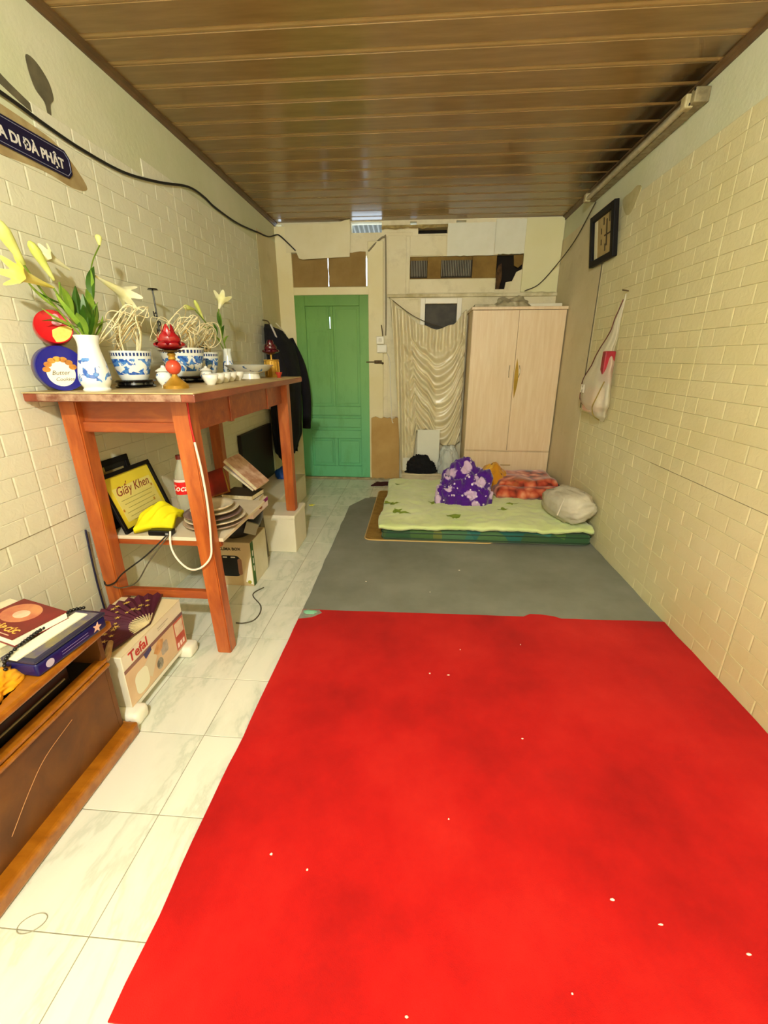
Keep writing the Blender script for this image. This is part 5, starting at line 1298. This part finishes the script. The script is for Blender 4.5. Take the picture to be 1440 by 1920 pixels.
obj('front_rail', bbox(CX1 - .022, CX1 + .010, Y0, Y1, .318, .334, bev=.005), m_cw, cb2, world=True); obj('front_rail', bbox(CX1 - .03, CX1 + .006, Y0, Y1, .338, .352, bev=.004), m_cw, cb2, world=True)
obj('inner_shelf', bbox(CX0, CX1 - .02, Y0 + .018, Y1 - .018, .330, .340), m_dark, cb2, world=True)
obj('back_board', bbox(CX0, CX0 + .01, Y0 + .018, Y1 - .018, .05, .472), m_dark, cb2, world=True)
obj('cabinet_top', bbox(CX0, CX1 + .045, Y0 - .01, Y1 + .012, .470, .500, bev=.010, seg=3), m_cw, cb2, world=True)
obj('scratch', tube([(CX1 + .0005, .72, .12), (CX1 + .0005, .80, .19), (CX1 + .0005, .87, .235), (CX1 + .0005, .98, .262)], .0012, 4), M('pale_scratch', 'b07a4a', .6), cb2, world=True)
dv = thing('electronic_box', 'black electronic box in the open slot of the low cabinet', 'electronics', (-1.25, .85, .341))
obj('player_body', bbox(-1.42, -1.10, .60, 1.05, .341, .405, bev=.003), m_black, dv, world=True)
obj('player_trim', bbox(-1.10, -1.0965, .66, 1.03, .372, .377), M('grey_trim_line', '77705c', .3), dv, world=True)

CTZ = .500
# books, blue tin, orange bag on the cabinet
book('book', 'grey edged paperback at the bottom of the cabinet pile', (-1.275, 1.045, CTZ), (.29, .21, .030), (0, 0, R(-14)), M('grey_cover', 'b9b698', .5, '8d8a6a', 12), M('cream_pages', 'dcd6b8', .8, 'c9c19c', 60))
book('book', 'white covered book in the middle of the cabinet pile', (-1.275, 1.05, CTZ + .031), (.28, .20, .028), (0, 0, R(-18)), M('cream_cover', 'dedabf', .5, 'cfc9a8', 10), M('cream_pages2', 'd2cbaa', .8, 'bdb48f', 60))
rb = book('book', 'dark red book with a gold medallion on top of the pile', (-1.205, 1.045, CTZ + .060), (.21, .155, .026), (0, 0, R(-17)), M('maroon_cover', '7d1f1e', .45, '6a1615', 9), M('white_pages', 'e8e2d2', .7))
obj('medallion', poly_prism(disc(-.02, .02, .068, .048, 0, 32), .026, .0265, None), M('copper_medallion', 'b5644a', .5, 'c98a5a', 16), rb)
obj('medallion_figure', poly_prism(disc(-.01, .015, .028, .02, 0, 20), .0265, .027, None), M('pale_medallion', 'dba98c', .5, 'e5c8ae', 30), rb)
text('book_title', 'THẬP CÚC', .026, M('gold_foil', 'd8a94a', .4), rb, Matrix.Translation((-.045, -.058, .0263)), world=False, bold=.0008)
obj('subtitle_line', bbox(.02, .075, -.070, -.067, .026, .0266), M('pale_foil', 'd8a88a', .4), rb)
bt2 = thing('blue_tin', 'dark blue rectangular tin lying beside the book pile', 'tin', (-1.068, 1.02, CTZ), (0, 0, R(-5)))
m_btin = M('deep_blue_tin', '141250', .3)
obj('tin_body', bbox(-.055, .055, -.125, .125, 0, .044, bev=.010, seg=3), m_btin, bt2, smooth=True)
obj('tin_lid', bbox(-.057, .057, -.127, .127, .044, .056, bev=.006, seg=2), M('dark_tin_lid', '2a2840', .3), bt2, smooth=True)
obj('lid_print', bbox(-.045, .045, -.113, .113, .0558, .0566), M('olive_picture_print', '8d8440', .4, '55506a', 14), bt2)
obj('logo_print', poly_prism(disc(-.085, .022, .013, .012, 0, 20), .0551, .0557, frame_mtx((0, 0, 0), (0, 1, 0), (0, 0, 1))), M('pale_logo', 'b7aec4', .4), bt2)
obj('flower_print', poly_prism(star(5, .008, .018), .0551, .0558, frame_mtx((0, .085, .024), (0, 1, 0), (0, 0, 1))), M('peach_flower_print', 'd9b09a', .4), bt2)
bm = B_()
for k in range(2): box(bm, .0551, .0556, -.045, .05, .018 + .009 * k, .0195 + .009 * k)
obj('line_print', bm, M('violet_print', '7d76a8', .4), bt2)
tag(obj('white_leaflet', bbox(-.022, .022, -.12, .11, 0, .004, mtx=Matrix.Translation((-1.078, 1.01, CTZ + .0572)) @ Matrix.Rotation(R(-7), 4, 'Z')), M('white_paper', 'e9e6cf', .6)), 'white folded leaflet lying on the blue tin', 'leaflet')
st = thing('bead_strap', 'black beaded strap draped between books and blue tin', 'strap', (-1.12, 1.0, CTZ + .06))
bead_me = to_mesh(lathe([(0, -.0055)] + [(.0055 * math.sin(PI*k/6), -.0055 * math.cos(PI*k/6)) for k in range(1, 6)] + [(0, .0055)], 8), 'bead'); bead_me.materials.append(m_black)
path = catmull([(-1.095, .872, CTZ + .015), (-1.098, .880, CTZ + .060), (-1.103, .92, CTZ + .070), (-1.108, 1.0, CTZ + .070), (-1.104, 1.08, CTZ + .070), (-1.10, 1.125, CTZ + .066), (-1.075, 1.15, CTZ + .062)], 8)
acc = 0; last = path[0]
for p in path:
    if (p - last).length >= .0085 or p is path[0]:
        o = obj('bead', bead_me, None, st, world=True, local=Matrix.Translation(p)); last = p
og = heap(-1.135, .79, CTZ, .085, .12, .05, 111, .2, 4, .6, 5)
tag(obj('orange_bag', og, M('orange_plastic', 'e89608', .25, 'f4ad2c', 9, coat=.3), smooth=True, angle=180), 'shiny orange plastic packet on the cabinet corner', 'packet')
tag(obj('white_paper', slab(lambda u, v: Vector((-1.33 + .16 * u, .80 + .13 * v, CTZ + .02 + .015 * nz((u * 2, v * 2, 0), 1, 1))), 8, 8, .004, (0, 0, 1)), M('white_paper2', 'e6e6e0', .6), smooth=True), 'loose white paper behind the orange packet', 'paper')

# appliance carton on a white plastic stand
ws = thing('plastic_stand', 'white plastic stand with rounded feet under the red lettered carton', 'stand', (-1.17, 1.44, 0))
for y0, y1 in ((1.195, 1.275), (1.60, 1.68)):
    f = obj('stand_foot', bbox(-1.34, -1.03, y0, y1, 0, .062, bev=.018, seg=3), m_wht, ws, world=True, smooth=True)
obj('foot_hole', lathe([(0, 0), (.009, 0), (.009, .003), (0, .003)], 14, mtx=Matrix.Translation((-1.06, 1.1955, .030)) @ Matrix.Rotation(PI/2, 4, 'X')), M('hole_grey', '8d8a7c', .5), ws, world=True)
obj('stand_deck', bbox(-1.34, -1.07, 1.24, 1.64, .040, .058, bev=.004), m_wht, ws, world=True)
tb = thing('printed_carton', 'white appliance carton with red lettering and photo print, next to the cabinet', 'box', (-1.17, 1.44, .063))
TX0, TX1, TY0, TY1, TZ0, TZ1 = -1.345, -1.070, 1.235, 1.65, .063, .292
m_carton = M('white_gloss_carton', 'e4decb', .45, 'dad2bb', 5)
obj('carton', bbox(TX0, TX1, TY0, TY1, TZ0, TZ1, bev=.002, seg=1), m_carton, tb, world=True)
obj('carton_flap', bbox(TX0 - .002, TX1 + .002, TY0 + .004, TY1 - .004, TZ1, TZ1 + .002), M('cream_flap', 'd8c9a2', .6), tb, world=True)
q = frame_mtx((TX1 + .0003, TY0, TZ0), (0, 1, 0), (0, 0, 1)); LW, LH = TY1 - TY0, TZ1 - TZ0
def pr_(nm, x0, x1, y0, y1, z, m, lab=None):
    o = obj(nm, bbox(x0, x1, y0, y1, z, z + .0004, mtx=q), m, tb, world=True)
pr_('scene_print', 0, LW, 0, LH * .72, 0, M('tan_scene_print', 'c7a682', .4, 'd8bd9a', 5))
pr_('dark_print_band', 0, LW, LH * .66, LH * .73, .0004, M('mauve_print', '8a5f52', .4, '6a4a5a', 7))
pr_('red_print_panel', LW * .80, LW * .985, LH * .03, LH * .66, .0006, M('red_panel_print', 'b3342c', .4, 'c86a52', 12))
pr_('photo_print', LW * .815, LW * .97, LH * .34, LH * .62, .001, M('cream_photo_print', 'c9a084', .4, 'e2cdb4', 22))
for k in range(3): pr_('icon_print', LW * (.82 + .052 * k), LW * (.855 + .052 * k), LH * .08, LH * .18, .001, M('white_icon_print', 'f0d8d0', .4))
obj('jug_print', poly_prism(rrect(LW * .10, LW * .30, LH * .06, LH * .48, .028), .0008, .0013, q), M('jug_white_print', 'e3e2cc', .35), tb, world=True)
obj('jug_print', poly_prism([(LW * .2, LH * .42), (LW * .42, LH * .62), (LW * .46, LH * .40), (LW * .34, LH * .12)], .0006, .0010, q), M('jug_body_print', 'cfc4a8', .35), tb, world=True)
obj('knob_print', poly_prism(disc(LW * .49, LH * .20, .022, .026, 0, 20), .0008, .0013, q), M('silver_knob_print', 'aaa596', .3, '5a564c', 40), tb, world=True)
obj('glass_print', poly_prism(rrect(LW * .54, LW * .66, LH * .28, LH * .52, .01), .0008, .0012, q), M('grey_glass_print', '9a8f86', .35, 'b8ada0', 30), tb, world=True)
obj('hand_print', poly_prism([(LW * .42, LH * .50), (LW * .52, LH * .66), (LW * .60, LH * .60), (LW * .56, LH * .44), (LW * .48, LH * .40)], .0010, .0014, q), M('skin_print', 'b9834f', .4, 'd2a06a', 30), tb, world=True)
obj('purple_print', poly_prism([(LW * .30, LH * .56), (LW * .40, LH * .62), (LW * .40, LH * .70), (LW * .28, LH * .68)], .0010, .0014, q), M('violet_patch_print', '3a3468', .4), tb, world=True)
text('brand_lettering', 'Tefal', .060, M('red_lettering', 'b32a26', .4), tb, q @ Matrix.Translation((LW * .09, LH * .775, .0006)), bold=.0008)
pr_('model_line', LW * .55, LW * .74, LH * .86, LH * .875, .0004, M('grey_lettering', 'b0a898', .5))
pr_('model_line', LW * .55, LW * .68, LH * .82, LH * .828, .0004, M('grey_lettering', 'b0a898', .5))

# folding fan on the carton
fan = thing('folding_fan', 'open dark purple folding fan with gold blossoms on the carton', 'fan', (-1.15, 1.47, TZ1 + .003))
m_fan = M('plum_fan_cloth', '47152c', .6, '551c34', 9); m_rib = M('bamboo_rib', 'd2c294', .6); m_gp = M('gold_paint', 'c9ab52', .4)
piv = Vector((-1.085, 1.445, TZ1 + .006)); NF = 16; a0, a1 = R(110), R(258); r0, r1 = .068, .235
for k in range(NF):
    A = lerp(a0, a1, k / NF); Bn = lerp(a0, a1, (k + 1) / NF); Mx = (A + Bn) / 2
    zz = lambda a, r, h: piv + Vector((math.cos(a) * r, math.sin(a) * r * 1.05, h + .02 * (r / .2) * math.sin((a - a0) / (a1 - a0) * PI)))
    bm = B_()
    v = [bm.verts.new(zz(a, r, h)) for a, r, h in ((A, r0, .0), (Mx, r0, .004), (Bn, r0, .0), (A, r1, .0), (Mx, r1 * 1.015, .012), (Bn, r1, .0))]
    bm.faces.new((v[0], v[1], v[4], v[3])); bm.faces.new((v[1], v[2], v[5], v[4]))
    obj('fan_leaf', bm, m_fan, fan, world=True)
    obj('fan_rib', tube([piv + Vector((0, 0, .001)), zz(Mx, .074, .0042)], .0022, 5, smooth=False), m_rib, fan, world=True)
obj('guard_rib', tube([piv, zz(a0, r1, .002)], .004, 6, smooth=False), M('dark_rib', '4a2f22', .5), fan, world=True); obj('guard_rib', tube([piv, zz(a1, r1, .002)], .004, 6, smooth=False), M('dark_rib', '4a2f22', .5), fan, world=True)
rnd = random.Random(5)
for k in range(24):
    a = lerp(a0 + .25, a1 - .2, rnd.random()); r = rnd.uniform(.11, .20)
    p = zz(a, r, .0125)
    obj('gold_blossom', poly_prism(star(5, .004, rnd.uniform(.008, .016)), 0, .001, Matrix.Translation(p) @ Matrix.Rotation(rnd.random() * 6, 4, 'Z')), m_gp, fan, world=True)
tag(obj('straw_bundle', tube([(-1.11, 1.175, .30), (-1.10, 1.21, .315), (-1.12, 1.25, .318), (-1.15, 1.30, .31)], lambda t: .014 - .004 * t, 8), M('pale_rope', 'c2a37c', .8, 'a9865c', 30)), 'pale twisted cloth roll between cabinet and carton', 'cloth roll')
